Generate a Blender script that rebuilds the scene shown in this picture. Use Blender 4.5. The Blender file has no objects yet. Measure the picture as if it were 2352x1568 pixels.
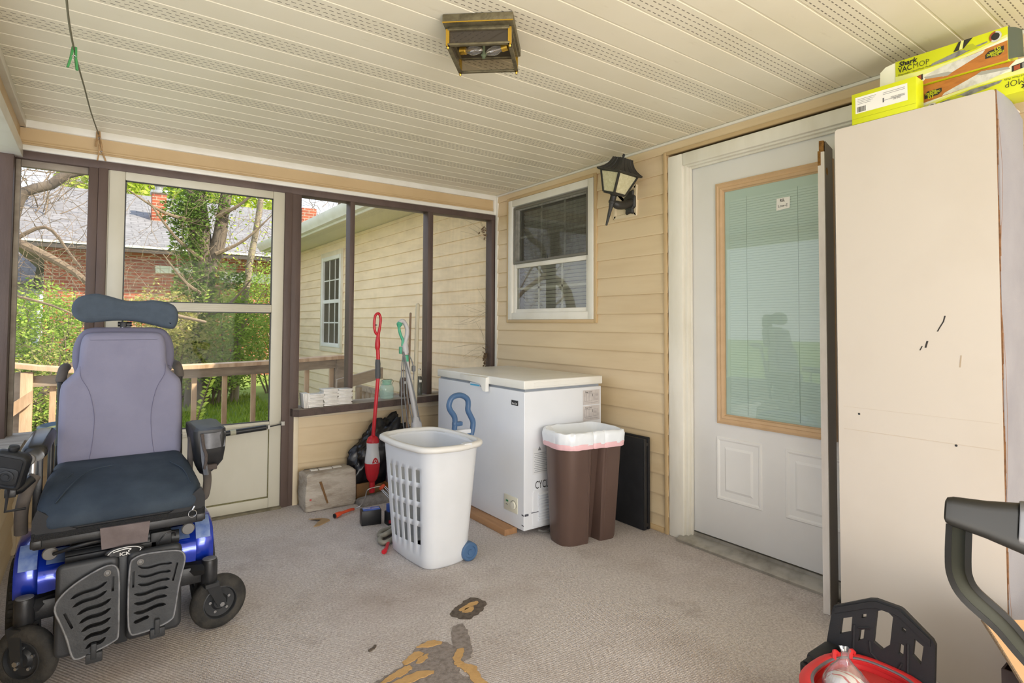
import bpy, bmesh, math, random
from mathutils import Vector, Matrix, noise
RND = random.Random(11)
SC = bpy.context.scene
COL = SC.collection
V = Vector
PI = math.pi

# ------------------------------------------------------------------ materials
def lin(h):
    h = h.lstrip('#')
    out = []
    for i in (0, 2, 4):
        c = int(h[i:i + 2], 16) / 255
        out.append(c / 12.92 if c <= .04045 else ((c + .055) / 1.055) ** 2.4)
    return (*out, 1)

class NT:
    def __init__(s, name):
        s.m = bpy.data.materials.new(name); s.m.use_nodes = True
        s.t = s.m.node_tree; s.t.nodes.clear()
        s.out = s.n('ShaderNodeOutputMaterial')
    def n(s, typ, **kw):
        x = s.t.nodes.new(typ)
        for k, v in kw.items(): setattr(x, k, v)
        return x
    def l(s, a, b): s.t.links.new(a, b)
    def math(s, op, a, b=None, c=None):
        x = s.n('ShaderNodeMath', operation=op)
        for i, q in enumerate((a, b, c)):
            if q is None: continue
            if isinstance(q, (int, float)): x.inputs[i].default_value = q
            else: s.l(q, x.inputs[i])
        return x.outputs[0]
    def mix(s, f, a, b):
        x = s.n('ShaderNodeMix', data_type='RGBA')
        if isinstance(f, (int, float)): x.inputs[0].default_value = f
        else: s.l(f, x.inputs[0])
        for i, q in ((6, a), (7, b)):
            if isinstance(q, str): x.inputs[i].default_value = lin(q)
            else: s.l(q, x.inputs[i])
        return x.outputs[2]
    def coord(s, scale=(1, 1, 1), rot=(0, 0, 0)):
        c = s.n('ShaderNodeTexCoord'); mp = s.n('ShaderNodeMapping')
        mp.inputs['Scale'].default_value = scale; mp.inputs['Rotation'].default_value = rot
        s.l(c.outputs['Object'], mp.inputs[0]); return mp.outputs[0]
    def noise(s, scale, vec, detail=4, rough=.55):
        x = s.n('ShaderNodeTexNoise'); x.inputs['Scale'].default_value = scale
        x.inputs['Detail'].default_value = detail; x.inputs['Roughness'].default_value = rough
        s.l(vec, x.inputs['Vector']); return x.outputs['Fac']
    def ramp(s, f, lo, hi):
        x = s.n('ShaderNodeMapRange'); x.inputs[1].default_value = lo; x.inputs[2].default_value = hi
        s.l(f, x.inputs[0]); return x.outputs[0]
    def bsdf(s, col, rough=.6, metal=0, spec=.5, bump=None, bs=.3, bd=.01):
        b = s.n('ShaderNodeBsdfPrincipled')
        if isinstance(col, str): b.inputs['Base Color'].default_value = lin(col)
        else: s.l(col, b.inputs['Base Color'])
        if isinstance(rough, (int, float)): b.inputs['Roughness'].default_value = rough
        else: s.l(rough, b.inputs['Roughness'])
        b.inputs['Metallic'].default_value = metal
        b.inputs['Specular IOR Level'].default_value = spec
        if bump is not None:
            k = s.n('ShaderNodeBump'); k.inputs['Strength'].default_value = bs; k.inputs['Distance'].default_value = bd
            s.l(bump, k.inputs['Height']); s.l(k.outputs[0], b.inputs['Normal'])
        s.l(b.outputs[0], s.out.inputs[0]); return b

def mat(name, col, rough=.6, metal=0, dark=None, var=.5, vs=6, stretch=(1, 1, 1), bump=0, bsc=80, spec=.5):
    """one surface colour, worn by noise towards DARK, with a fine bump"""
    t = NT(name); v = t.coord(stretch)
    c = col
    if dark:
        c = t.mix(t.math('MULTIPLY', t.ramp(t.noise(vs, v), .42, .72), var), col, dark)
    b = t.noise(bsc, v, 3) if bump else None
    t.bsdf(c, rough, metal, spec, b, bump)
    return t.m

def glass(name, tint='#ffffff', refl=.12, veil=0., veilcol='#b0b0a8', rough=.02):
    """thin pane: see-through with a mirror share and a dusty veil"""
    t = NT(name)
    tr = t.n('ShaderNodeBsdfTransparent'); tr.inputs[0].default_value = lin(tint)
    gl = t.n('ShaderNodeBsdfGlossy'); gl.inputs['Roughness'].default_value = rough
    df = t.n('ShaderNodeBsdfDiffuse'); df.inputs[0].default_value = lin(veilcol)
    lw = t.n('ShaderNodeLayerWeight'); lw.inputs[0].default_value = .5
    fr = t.math('ADD', .04, t.math('MULTIPLY', t.math('POWER', lw.outputs['Facing'], 5), .96))
    a = t.n('ShaderNodeMixShader'); b = t.n('ShaderNodeMixShader')
    t.l(t.math('MINIMUM', t.math('MULTIPLY', fr, refl / .04), 1), a.inputs[0]); t.l(tr.outputs[0], a.inputs[1]); t.l(gl.outputs[0], a.inputs[2])
    b.inputs[0].default_value = veil
    t.l(a.outputs[0], b.inputs[1]); t.l(df.outputs[0], b.inputs[2])
    t.l(b.outputs[0], t.out.inputs[0])
    return t.m

# ------------------------------------------------------------------ mesh builder (world coordinates)
class MB:
    def __init__(s, off=(0, 0, 0), M=None):
        s.b = bmesh.new(); s.M = M if M is not None else Matrix.Translation(off)
    def face(s, pts):
        try: return s.b.faces.new([s.b.verts.new(p) for p in pts])
        except ValueError: return None
    def box(s, a, c, r=0, seg=2, M=None):
        t = bmesh.new(); bmesh.ops.create_cube(t, size=1)
        d = [abs(c[i] - a[i]) for i in range(3)]; m = [(a[i] + c[i]) / 2 for i in range(3)]
        bmesh.ops.scale(t, vec=d, verts=t.verts)
        if r: bmesh.ops.bevel(t, geom=list(t.edges), offset=min(r, min(d) * .49), segments=seg, profile=.5, affect='EDGES')
        bmesh.ops.translate(t, vec=m, verts=t.verts)
        return s._add(t, M)
    def _add(s, t, M=None):
        if M is not None: bmesh.ops.transform(t, matrix=M, verts=t.verts)
        me = bpy.data.meshes.new('tmp'); t.to_mesh(me); t.free(); s.b.from_mesh(me); bpy.data.meshes.remove(me); return s
    def ring(s, pts): return [s.b.verts.new(p) for p in pts]
    def skin(s, rings, close=True, cap0=True, cap1=True):
        R = [s.ring(r) for r in rings]; n = len(R[0])
        for p, q in zip(R, R[1:]):
            for i in range(n if close else n - 1):
                j = (i + 1) % n
                try: s.b.faces.new((p[i], p[j], q[j], q[i]))
                except ValueError: pass
        if cap0 and close: s.b.faces.new(R[0][::-1])
        if cap1 and close: s.b.faces.new(R[-1])
        return s
    def cyl(s, p, q, r, r2=None, n=20):
        p, q = V(p), V(q); r2 = r if r2 is None else r2; d = (q - p).normalized()
        u = d.orthogonal().normalized(); w = d.cross(u)
        f = lambda c, k: [c + (u * math.cos(a) + w * math.sin(a)) * k for a in (2 * PI * i / n for i in range(n))]
        return s.skin([f(p, r), f(q, r2)])
    def lathe(s, p, axis, prof, n=28, cap=True):
        p, d = V(p), V(axis).normalized(); u = d.orthogonal().normalized(); w = d.cross(u)
        return s.skin([[p + d * h + (u * math.cos(2 * PI * i / n) + w * math.sin(2 * PI * i / n)) * max(r, 1e-5) for i in range(n)] for r, h in prof], cap0=cap, cap1=cap)
    def tube(s, pts, r, n=10, smooth=0, closed=False):
        P = [V(p) for p in pts]
        if smooth: P = crom(P, smooth, closed)
        rr = r if isinstance(r, (list, tuple)) else None
        rings = []; N = len(P); up = None
        for i, p in enumerate(P):
            a = P[i - 1] if (i or closed) else p; b = P[(i + 1) % N] if (i < N - 1 or closed) else p
            d = (b - a)
            d = d.normalized() if d.length > 1e-9 else V((0, 0, 1))
            if up is None: up = d.orthogonal().normalized()
            up = (up - d * up.dot(d)); up = up.normalized() if up.length > 1e-6 else d.orthogonal().normalized()
            w = d.cross(up)
            k = (rr[0] + (rr[1] - rr[0]) * i / (N - 1)) if rr and len(rr) == 2 else (rr[min(i, len(rr) - 1)] if rr else r)
            rings.append([p + (up * math.cos(2 * PI * j / n) + w * math.sin(2 * PI * j / n)) * k for j in range(n)])
        if closed: return s.skin(rings + [rings[0]], cap0=False, cap1=False)
        return s.skin(rings)
    def prism(s, poly, f0, f1):
        """poly in 2D; f0/f1 map (u,v) to the two 3D faces"""
        return s.skin([[f0(*p) for p in poly], [f1(*p) for p in poly]])
    def plate(s, outer, holes, f, thick):
        """flat plate with real holes; f maps (u,v,d) to 3D"""
        t = bmesh.new(); ed = []
        for lp in [outer] + holes:
            vs = [t.verts.new((p[0], p[1], 0)) for p in lp]
            ed += [t.edges.new((vs[i], vs[(i + 1) % len(vs)])) for i in range(len(vs))]
        bmesh.ops.triangle_fill(t, use_beauty=True, use_dissolve=False, edges=ed)
        r = bmesh.ops.extrude_face_region(t, geom=list(t.faces))
        nv = [g for g in r['geom'] if isinstance(g, bmesh.types.BMVert)]
        top = set(nv)
        for v in t.verts:
            v.co = V(f(v.co.x, v.co.y, thick if v in top else 0))
        bmesh.ops.recalc_face_normals(t, faces=t.faces)
        return s._add(t)
    def sphere(s, c, r, sub=2, sc=(1, 1, 1)):
        t = bmesh.new(); bmesh.ops.create_icosphere(t, subdivisions=sub, radius=r)
        bmesh.ops.scale(t, vec=sc, verts=t.verts); bmesh.ops.translate(t, vec=c, verts=t.verts); return s._add(t)
    def build(s, name, m, parent=None, ang=40, label=None, kind=None):
        bmesh.ops.recalc_face_normals(s.b, faces=s.b.faces)
        bmesh.ops.transform(s.b, matrix=s.M, verts=s.b.verts)
        me = bpy.data.meshes.new(name); s.b.to_mesh(me); s.b.free()
        for p in me.polygons: p.use_smooth = True
        me.set_sharp_from_angle(angle=math.radians(ang))
        if m: me.materials.append(m)
        return link(name, me, parent, label, kind)

WM = {}
def link(name, me, parent=None, label=None, kind=None):
    o = bpy.data.objects.new(name, me); COL.objects.link(o); WM[o.name] = Matrix()
    if parent is not None:
        o.parent = parent; o.matrix_parent_inverse = WM.get(parent.name, Matrix()).inverted()
    if label: o['label'] = label
    if kind: o['kind'] = kind
    return o
def thing(name, label, cat, loc=(0, 0, 0), group=None):
    o = bpy.data.objects.new(name, None); COL.objects.link(o); o.location = loc
    o.empty_display_size = .1; WM[o.name] = Matrix.Translation(loc)
    o['label'] = label; o['category'] = cat
    if group: o['group'] = group
    return o
def tag(o, label, cat, group=None):
    o['label'] = label; o['category'] = cat
    if group: o['group'] = group
    return o
def dup(root, loc, label, rz=0):
    r = root.copy(); COL.objects.link(r); r.location = loc; r.rotation_euler = (0, 0, rz); r['label'] = label
    for ch in list(root.children):
        c = ch.copy(); COL.objects.link(c); c.parent = r
        for g in list(ch.children):
            d = g.copy(); COL.objects.link(d); d.parent = c
    return r

def crom(P, k, closed=False):
    out = []; n = len(P)
    for i in range(n if closed else n - 1):
        a, b, c, d = (P[(i - 1) % n] if (i or closed) else P[0]), P[i], P[(i + 1) % n], (P[(i + 2) % n] if (i + 2 < n or closed) else P[-1])
        for j in range(k):
            t = j / k
            out.append(.5 * ((2 * b) + (c - a) * t + (2 * a - 5 * b + 4 * c - d) * t * t + (3 * b - a - 3 * c + d) * t ** 3))
    if not closed: out.append(P[-1])
    return out
def curve2(pts, k=4, closed=True):
    return [(p.x, p.y) for p in crom([V((a, b, 0)) for a, b in pts], k, closed)]
def rrect(w, h, r, n=5, cx=0, cy=0):
    """rounded rectangle, counter-clockwise"""
    out = []
    for sx, sy, a0 in ((1, 1, 0), (-1, 1, 90), (-1, -1, 180), (1, -1, 270)):
        for i in range(n + 1):
            a = math.radians(a0 + 90 * i / n)
            out.append((cx + sx * (w / 2 - r) + r * math.cos(a), cy + sy * (h / 2 - r) + r * math.sin(a)))
    return out
def inset(poly, d):
    n = len(poly); out = []
    area = sum(poly[i][0] * poly[(i + 1) % n][1] - poly[(i + 1) % n][0] * poly[i][1] for i in range(n))
    sg = 1 if area > 0 else -1
    for i in range(n):
        a, b, c = V(poly[i - 1]), V(poly[i]), V(poly[(i + 1) % n])
        e1, e2 = (b - a), (c - b)
        n1, n2 = V((-e1.y, e1.x)), V((-e2.y, e2.x))
        m = (n1.normalized() if n1.length else n1) + (n2.normalized() if n2.length else n2)
        if m.length > 1e-6: m.normalize()
        out.append((b.x + m.x * d * sg, b.y + m.y * d * sg))
    return out
def pad(mb, poly, prof, f, mirror=False):
    """stack of inset outlines: prof = [(inset, depth)...], f maps (u,v,d) to 3D"""
    rings = [[f(u, v, d) for u, v in inset(poly, i)] for i, d in prof]
    if not mirror: return mb.skin(rings)
    mb.skin(rings, cap1=False); R = mb.ring(rings[-1]); n = len(R)     # cap of cross strips for an outline that mirrors about its start
    for i in range(n // 2):
        q = []
        for k in (i, i + 1, n - i - 1, (n - i) % n):
            if R[k] not in q: q.append(R[k])
        if len(q) > 2: mb.b.faces.new(q)
    return mb
def puff(r, t):
    """profile of a soft pad: rounded front edge of radius r, thickness t"""
    return [(r * .4, 0), (0, r * .4), (0, t - r)] + [(r * (1 - math.cos(a)), t - r + r * math.sin(a)) for a in (.4, .8, 1.2, PI / 2)] + [(r + .004, t)]

def text(s, h, o, xd, yd, m, name, parent, width=None, bold=0., lift=.0006, shear=0, align='LEFT', label=None):
    """lettering of cap height h lying on the plane at o with reading direction xd"""
    c = bpy.data.curves.new('lettering', 'FONT'); c.body = s; c.size = 1; c.offset = bold; c.resolution_u = 3
    c.shear = shear; c.align_x = align
    ob = bpy.data.objects.new('lettering', c); COL.objects.link(ob)
    bpy.context.view_layer.update()
    me = bpy.data.meshes.new_from_object(ob.evaluated_get(bpy.context.evaluated_depsgraph_get()))
    bpy.data.objects.remove(ob); bpy.data.curves.remove(c)
    xd, yd = V(xd).normalized(), V(yd).normalized(); zd = xd.cross(yd)
    k = h / .7
    xs = [v.co.x for v in me.vertices] or [0]
    kx = k if width is None else width / (max(xs) - min(xs))
    for v in me.vertices:
        p = v.co.copy(); v.co = V(o) + xd * (p.x * kx) + yd * (p.y * k) + zd * lift
    me.materials.clear(); me.materials.append(m)
    return link(name, me, parent, label)
def quad(name, pts, m, parent, label=None):
    mb = MB(); mb.face([V(p) for p in pts]); return mb.build(name, m, parent, label=label)
# ================================================================== the setting
XH, YF, ZC = 2.648, 3.9725, 2.259
YB = -4.2                                   # porch and house stretched back behind the camera to block the sun
M_side = mat('cream_vinyl_siding', '#dcc7a2', .45, dark='#c7ad84', var=.55, vs=3, stretch=(1, .35, 3), bump=.05, bsc=220)
M_side2 = mat('cream_vinyl_siding_brightened', '#f6dcb4', .6, dark='#d8bd95', var=.6, vs=2.2, stretch=(1, 1, 4), bump=.05, bsc=150)  # paler siding copy: light missing on the wing is put into its colour
M_tan = mat('tan_vinyl_trim', '#c8ad82', .45, dark='#b39669', var=.4, vs=3, bump=.03)
M_cream = mat('cream_trim', '#e2d2b4', .5, dark='#c9b592', var=.4, vs=5)
M_white = mat('white_vinyl', '#e9e6db', .42, dark='#cfc8b6', var=.4, vs=5)
M_paint = mat('white_painted_wood', '#ebe7da', .5, dark='#d3ccb8', var=.45, vs=9, stretch=(1, 1, .3), bump=.08, bsc=60)
M_brown = mat('brown_painted_wood', '#5d4c44', .55, dark='#463833', var=.7, vs=7, stretch=(1, 1, .25), bump=.15, bsc=70)
M_sill = mat('weathered_grey_board', '#a59a8a', .75, dark='#6e6154', var=.8, vs=9, stretch=(.4, 2, 1), bump=.25, bsc=60)
M_door = mat('white_door_paint', '#eae9e5', .42, dark='#dedcd6', var=.4, vs=3)
M_alum = mat('aluminium_threshold', '#b9b6ae', .35, metal=.7, dark='#8b867b', var=.7, vs=14)
M_black = mat('black_plastic', '#1b1c1e', .45, dark='#2e2f31', var=.6, vs=14)
M_storm = mat('storm_door_almond', '#cdc8b6', .45, dark='#b8b29c', var=.5, vs=4, stretch=(1, 1, .5))
M_dirt = mat('mildewed_seam', '#7f7a55', .8, dark='#555032', var=.8, vs=30)

def siding(name, f, u0, u1, z0, z1, holes, m, pitch=.1165, base=.098, parent=None, out=.013):
    """lapped courses; f(u, d, z) -> point, d = how far the board stands off the wall; HOLES = (u0,u1,z0,z1)"""
    mb = MB(); k = math.floor((z0 - base) / pitch)
    while base + k * pitch < z1:
        a, b = base + k * pitch, base + (k + 1) * pitch
        dep = lambda z: out * (1 - (z - a) / (b - a)) if z - a > .006 else out * .9 + .0 * z
        cuts = sorted({max(a, z0), min(b, z1), *[min(max(a + .006, z0), z1)], *[h[i] for h in holes for i in (2, 3) if max(a, z0) < h[i] < min(b, z1)]})
        for p, q in zip(cuts, cuts[1:]):
            mid = (p + q) / 2; iv = [(u0, u1)]
            for h in holes:
                if h[2] < mid < h[3]:
                    iv = [w for s, e in iv for w in ((s, min(e, h[0])), (max(s, h[1]), e)) if w[1] - w[0] > 1e-4]
            for s, e in iv:
                mb.face([f(s, dep(p), p), f(e, dep(p), p), f(e, dep(q), q), f(s, dep(q), q)])
                if abs(p - a) < 1e-6: mb.face([f(s, 0, p), f(e, 0, p), f(e, dep(p), p), f(s, dep(p), p)])
        k += 1
    o = mb.build(name, m, parent, ang=15); o['kind'] = 'structure'; return o
def struct(mb, name, m, parent=None, ang=35):
    o = mb.build(name, m, parent, ang=ang)
    o['kind'] = 'structure'
    return o

def frame4(mb, X0, X1, y0, y1, z0, z1, w, r=.003, wb=None):
    wb = wb or w
    mb.box((X0, y0, z0), (X1, y0 + w, z1), r); mb.box((X0, y1 - w, z0), (X1, y1, z1), r)
    mb.box((X0, y0 + w, z0), (X1, y1 - w, z0 + wb), r); mb.box((X0, y0 + w, z1 - w), (X1, y1 - w, z1), r); return mb

# ---- floor: berber carpet
def carpet():
    t = NT('berber_carpet'); v = t.coord((1, 1, 1), (0, 0, math.radians(32)))
    sep = t.n('ShaderNodeSeparateXYZ'); t.l(v, sep.inputs[0])
    row = t.math('SINE', t.math('MULTIPLY', sep.outputs[0], 2 * PI / .0085))
    shift = t.math('MULTIPLY', t.math('FLOOR', t.math('DIVIDE', sep.outputs[0], .0085)), 2.4)
    lp = t.math('SINE', t.math('ADD', t.math('MULTIPLY', sep.outputs[1], 2 * PI / .0115), shift))
    loops = t.math('ADD', t.math('MULTIPLY', t.math('ABSOLUTE', row), .7), t.math('MULTIPLY', lp, .45))
    fl = t.noise(260, v, 2, .8); fl2 = t.noise(95, v, 3, .8)
    c = t.mix(t.ramp(fl2, .34, .64), '#b1a7a1', '#dfd7d2')
    c = t.mix(t.math('MULTIPLY', t.ramp(fl, .56, .72), .75), c, '#f5f1ec')
    c = t.mix(t.math('MULTIPLY', t.ramp(loops, -.05, -.42), .75), c, '#988c85')
    st = t.ramp(t.noise(1.3, t.coord(), 5, .62), .48, .72)
    c = t.mix(t.math('MULTIPLY', st, .5), c, '#8f7c6c')
    st2 = t.ramp(t.noise(3.7, t.coord((1, 1, 1), (0, 0, 2)), 4, .7), .6, .78)
    c = t.mix(t.math('MULTIPLY', st2, .4), c, '#7b6a5e')
    t.bsdf(c, .95, 0, .1, t.math('ADD', loops, t.math('MULTIPLY', fl2, .8)), .45, .005)
    return t.m
mb = MB(); mb.box((-.42, YB, -.12), (2.70, YF + .1, 0))
FLOOR = struct(mb, 'floor', carpet())
M_glue = mat('old_tan_adhesive', '#c79f67', .8, dark='#a98450', var=.5, vs=30, bump=.3)
M_worn = mat('worn_carpet_backing', '#9c9189', .95, dark='#6e655e', var=.8, vs=55, bump=.7, bsc=260)
M_worn2 = mat('dark_carpet_backing', '#6b5f54', .95, dark='#40382f', var=.8, vs=60, bump=.7, bsc=260)
def flat(name, pts, m, z, parent=FLOOR):
    mb = MB(); q = curve2(pts, 9)
    q = [(x + .009 * noise.noise(V((x * 45, y * 45, 1))) + .004 * noise.noise(V((x * 160, y * 160, 4))), y + .009 * noise.noise(V((x * 45, y * 45, 7))) + .004 * noise.noise(V((x * 160, y * 160, 9)))) for x, y in q]
    mb.skin([[V((x, y, .0004)) for x, y in q], [V((x, y, z)) for x, y in q]]); o = mb.build(name, m, parent); return o
flat('worn_patch', [(1.34, 2.185), (1.36, 2.10), (1.245, 2.035), (1.19, 2.10), (1.24, 2.15)], M_worn2, .002)
flat('glue_streak', [(1.33, 2.15), (1.335, 2.125), (1.245, 2.11), (1.25, 2.13)], M_glue, .003)
flat('glue_streak', [(1.30, 2.105), (1.27, 2.08), (1.24, 2.10), (1.28, 2.12)], M_glue, .003)
flat('worn_patch', [(1.195, 2.015), (1.16, 1.90), (1.10, 1.80), (1.06, 1.83), (1.10, 1.93), (1.15, 2.02)], M_worn, .002)
flat('worn_patch', [(1.035, 1.985), (.98, 1.98), (.88, 1.90), (.76, 1.86), (.70, 1.72), (.80, 1.55), (.98, 1.55), (1.04, 1.66), (1.03, 1.75), (1.09, 1.83), (1.075, 1.94)], M_worn, .0015)
flat('glue_streak', [(1.035, 1.985), (1.06, 1.955), (1.055, 1.94), (1.0, 1.955), (.975, 1.975)], M_glue, .0035)
flat('glue_streak', [(.955, 1.95), (.97, 1.925), (.93, 1.90), (.89, 1.90), (.90, 1.92)], M_glue, .0035)
flat('glue_streak', [(.985, 1.915), (.975, 1.89), (.93, 1.88), (.94, 1.895)], M_glue, .0035)
flat('glue_streak', [(.90, 1.89), (.90, 1.86), (.84, 1.845), (.78, 1.85), (.83, 1.875)], M_glue, .0035)
flat('glue_streak', [(.80, 1.83), (.92, 1.83), (.955, 1.80), (.90, 1.795), (.79, 1.80)], M_glue, .0035)
flat('glue_streak', [(1.11, 1.865), (1.075, 1.865), (1.035, 1.80), (1.045, 1.73), (1.03, 1.66), (1.05, 1.60), (1.075, 1.62), (1.07, 1.69), (1.085, 1.75), (1.06, 1.80)], M_glue, .0035)
flat('debris', [(.82, 2.055), (.835, 2.05), (.86, 2.075), (.85, 2.08)], M_worn2, .004)

# ---- ceiling: vinyl soffit, every third strip slotted
def soffit(name, x_axis=True, warm='#ece5cf'):
    t = NT(name); v = t.coord(); sep = t.n('ShaderNodeSeparateXYZ'); t.l(v, sep.inputs[0])
    X, Y = (sep.outputs[0], sep.outputs[1]) if x_axis else (sep.outputs[1], sep.outputs[0])
    q = t.math('SUBTRACT', t.math('MODULO', t.math('ADD', Y, 35 - 1.537 - .35), .35), .014)
    row = t.math('DIVIDE', q, .0235); ri = t.math('FLOOR', row); rf = t.math('FRACT', row)
    inrow = t.math('LESS_THAN', t.math('ABSOLUTE', t.math('SUBTRACT', rf, .5)), .085)
    inband = t.math('MULTIPLY', t.math('GREATER_THAN', q, 0), t.math('LESS_THAN', q, .093))
    xf = t.math('FRACT', t.math('ADD', t.math('DIVIDE', t.math('ADD', X, 20), .026), t.math('MULTIPLY', ri, .5)))
    slot = t.math('MULTIPLY', t.math('MULTIPLY', inrow, inband), t.math('LESS_THAN', xf, .58))
    base = t.mix(t.math('MULTIPLY', t.ramp(t.noise(2.2, v), .4, .7), .35), warm, '#dbd2b6')
    base = t.mix(t.math('MULTIPLY', t.ramp(t.noise(26, t.coord((.3, 1, 1)), 5, .7), .62, .8), .3), base, '#b5a98a')
    c = t.mix(t.math('MULTIPLY', slot, .8), base, '#574a3a')
    t.bsdf(c, .45, 0, .4, t.math('MULTIPLY', slot, -1), .5, .004)
    return t.m
M_soff = soffit('vinyl_soffit')
prof = []; y = 1.537 - .35 * 17
while y < YF:
    prof += [(y - .009, ZC), (y - .004, ZC + .0026), (y - .0005, ZC + .0026), (y + .0012, ZC + .0002), (y + .012, ZC)]
    y += .35 / 3
prof = [(min(max(a, YB), YF + .05), b) for a, b in prof]; prof = [(YB, ZC)] + prof + [(YF + .05, ZC)]
mb = MB()
ra = [mb.b.verts.new((-.40, a, b)) for a, b in prof]; rb = [mb.b.verts.new((XH + .05, a, b)) for a, b in prof]
for i in range(len(prof) - 1): mb.b.faces.new((ra[i], rb[i], rb[i + 1], ra[i + 1]))
CEIL = struct(mb, 'ceiling', M_soff, ang=20)
mb = MB(); mb.box((-.62, YB - .1, ZC + .05), (XH + .3, YF + .25, ZC + .22))
struct(mb, 'roof', M_brown)  # unseen box added over the ceiling to keep light out

# ---- house wall
fh = lambda u, d, z: V((XH - d, u, z))
WY0, WY1, WZ0, WZ1 = 2.792, 3.725, 1.24, 2.16
siding('wall_house', fh, YB, 3.955, 0.0, ZC, [(2.765, 3.785, 1.222, 2.19), (.955, 2.165, -1, 2.18), (2.40, 2.60, 1.862, 2.06)], M_side)
mb = MB(); mb.box((XH - .016, 3.935, 0), (XH, 3.962, ZC)); mb.box((XH - .02, YB, ZC - .016), (XH, YF, ZC - .001), .004)
struct(mb, 'trim_1', M_white)
mb = MB(); mb.box((XH - .02, 2.17, 0.0), (XH, 2.192, 2.20), .004); mb.box((XH - .02, .952, 2.178), (XH, 2.17, 2.20), .004)
mb.box((XH - .02, .93, 0), (XH, .952, 2.2), .004)
frame4(mb, XH - .018, XH, 2.755, 3.795, 1.205, 2.205, .025, .004)
mb.box((XH - .018, 2.2, 0), (XH, 3.94, .03), .004)
struct(mb, 'trim_2', M_tan)
# backing so no light leaks through the laps
mb = MB()
for a, b, c, d in ((YB, .94, 0, ZC), (2.17, 2.77, 0, ZC), (3.78, 9.76, -.4, 2.5), (2.77, 3.78, 0, 1.22), (2.77, 3.78, 2.2, ZC), (.94, 2.17, 2.19, ZC)):
    mb.box((XH + .004, a, c), (XH + .1, b, d))
struct(mb, 'wall_backing', M_tan)
# dark house interior behind window and door
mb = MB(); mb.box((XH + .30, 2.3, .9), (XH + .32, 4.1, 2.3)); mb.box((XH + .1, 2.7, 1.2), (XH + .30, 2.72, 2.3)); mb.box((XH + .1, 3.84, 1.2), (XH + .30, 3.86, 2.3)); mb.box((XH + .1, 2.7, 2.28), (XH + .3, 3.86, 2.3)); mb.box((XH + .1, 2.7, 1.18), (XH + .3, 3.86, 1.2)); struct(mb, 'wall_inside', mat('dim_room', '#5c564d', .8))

# ---- house window
WIN = MB()
frame4(WIN, XH - .022, XH + .06, 2.782, 3.768, 1.23, 2.178, .052)
W = struct(WIN, 'window_1', M_white)
zm = 1.655
M_pane = glass('window_pane', '#dfe3dc', .13, .10)
mb = frame4(MB(), XH - .004, XH + .02, 2.834, 3.716, 1.262, zm + .012, .034, wb=.05); mb.build('lower_sash', M_white, W)
mb = frame4(MB(), XH + .022, XH + .045, 2.834, 3.716, zm - .02, 2.126, .03); mb.build('upper_sash', M_white, W)
def munt(z0, z1, X):
    mb = MB(); w = (3.682 - 2.868) / 3
    for i in (1, 2): mb.box((X, 2.868 + w * i - .008, z0), (X + .006, 2.868 + w * i + .008, z1))
    mb.box((X, 2.868, (z0 + z1) / 2 - .008), (X + .006, 3.682, (z0 + z1) / 2 + .008)); return mb
munt(1.31, zm - .02, XH + .013).build('muntin_grid', M_white, W); munt(zm + .01, 2.096, XH + .036).build('muntin_grid', M_white, W)
quad('glass_pane', [(XH + .010, 2.866, 1.31), (XH + .010, 3.684, 1.31), (XH + .010, 3.684, zm - .02), (XH + .010, 2.866, zm - .02)], M_pane, W)
quad('glass_pane', [(XH + .033, 2.862, zm), (XH + .033, 3.688, zm), (XH + .033, 3.688, 2.098), (XH + .033, 2.862, 2.098)], M_pane, W)
M_scr = NT('dark_insect_screen'); 
def screen(name, col, f):
    t = NT(name); tr = t.n('ShaderNodeBsdfTransparent'); d = t.n('ShaderNodeBsdfDiffuse'); d.inputs[0].default_value = lin(col)
    m = t.n('ShaderNodeMixShader'); v = t.coord()
    k = t.math('ADD', f, t.math('MULTIPLY', t.ramp(t.noise(3.5, v, 5, .7), .45, .8), f * 1.1))
    k = t.math('ADD', k, t.math('MULTIPLY', t.math('SUBTRACT', t.noise(38, t.coord((1, 1, .06)), 2, .6), .5), f * .8))
    k = t.math('ADD', k, t.math('MULTIPLY', t.math('SUBTRACT', t.noise(38, t.coord((.06, 1, 1)), 2, .6), .5), f * .8))
    t.l(k, m.inputs[0]); t.l(tr.outputs[0], m.inputs[1]); t.l(d.outputs[0], m.inputs[2]); t.l(m.outputs[0], t.out.inputs[0]); return t.m
M_dscr = screen('dark_window_screen', '#57554c', .38)
mb = frame4(MB(), XH - .012, XH - .004, 2.842, 3.708, zm + .012, 2.118, .02); sf = mb.build('insect_screen_frame', mat('grey_screen_frame', '#77746c', .5, .3), W, label='grey framed half screen over the upper sash')
quad('screen_mesh', [(XH - .008, 2.86, zm + .03), (XH - .008, 3.69, zm + .03), (XH - .008, 3.69, 2.1), (XH - .008, 2.86, 2.1)], M_dscr, sf)
MB().tube([(XH - .013, 3.30, zm + .025), (XH - .016, 3.30, zm + .055), (XH - .016, 3.275, zm + .055), (XH - .013, 3.275, zm + .025)], .002, 6).build('screen_pull', M_black, sf)
mb = MB(); z = 1.30
while z < 2.10:
    mb.box((XH + .09, 2.84, z), (XH + .115, 3.71, z + .004), M=Matrix.Translation((XH + .1, 0, z)) @ Matrix.Rotation(.9, 4, 'Y') @ Matrix.Translation((-XH - .1, 0, -z))); z += .028
mb.build('window_blind', mat('window_blind_slats', '#d8d5c8', .6), W)

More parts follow.
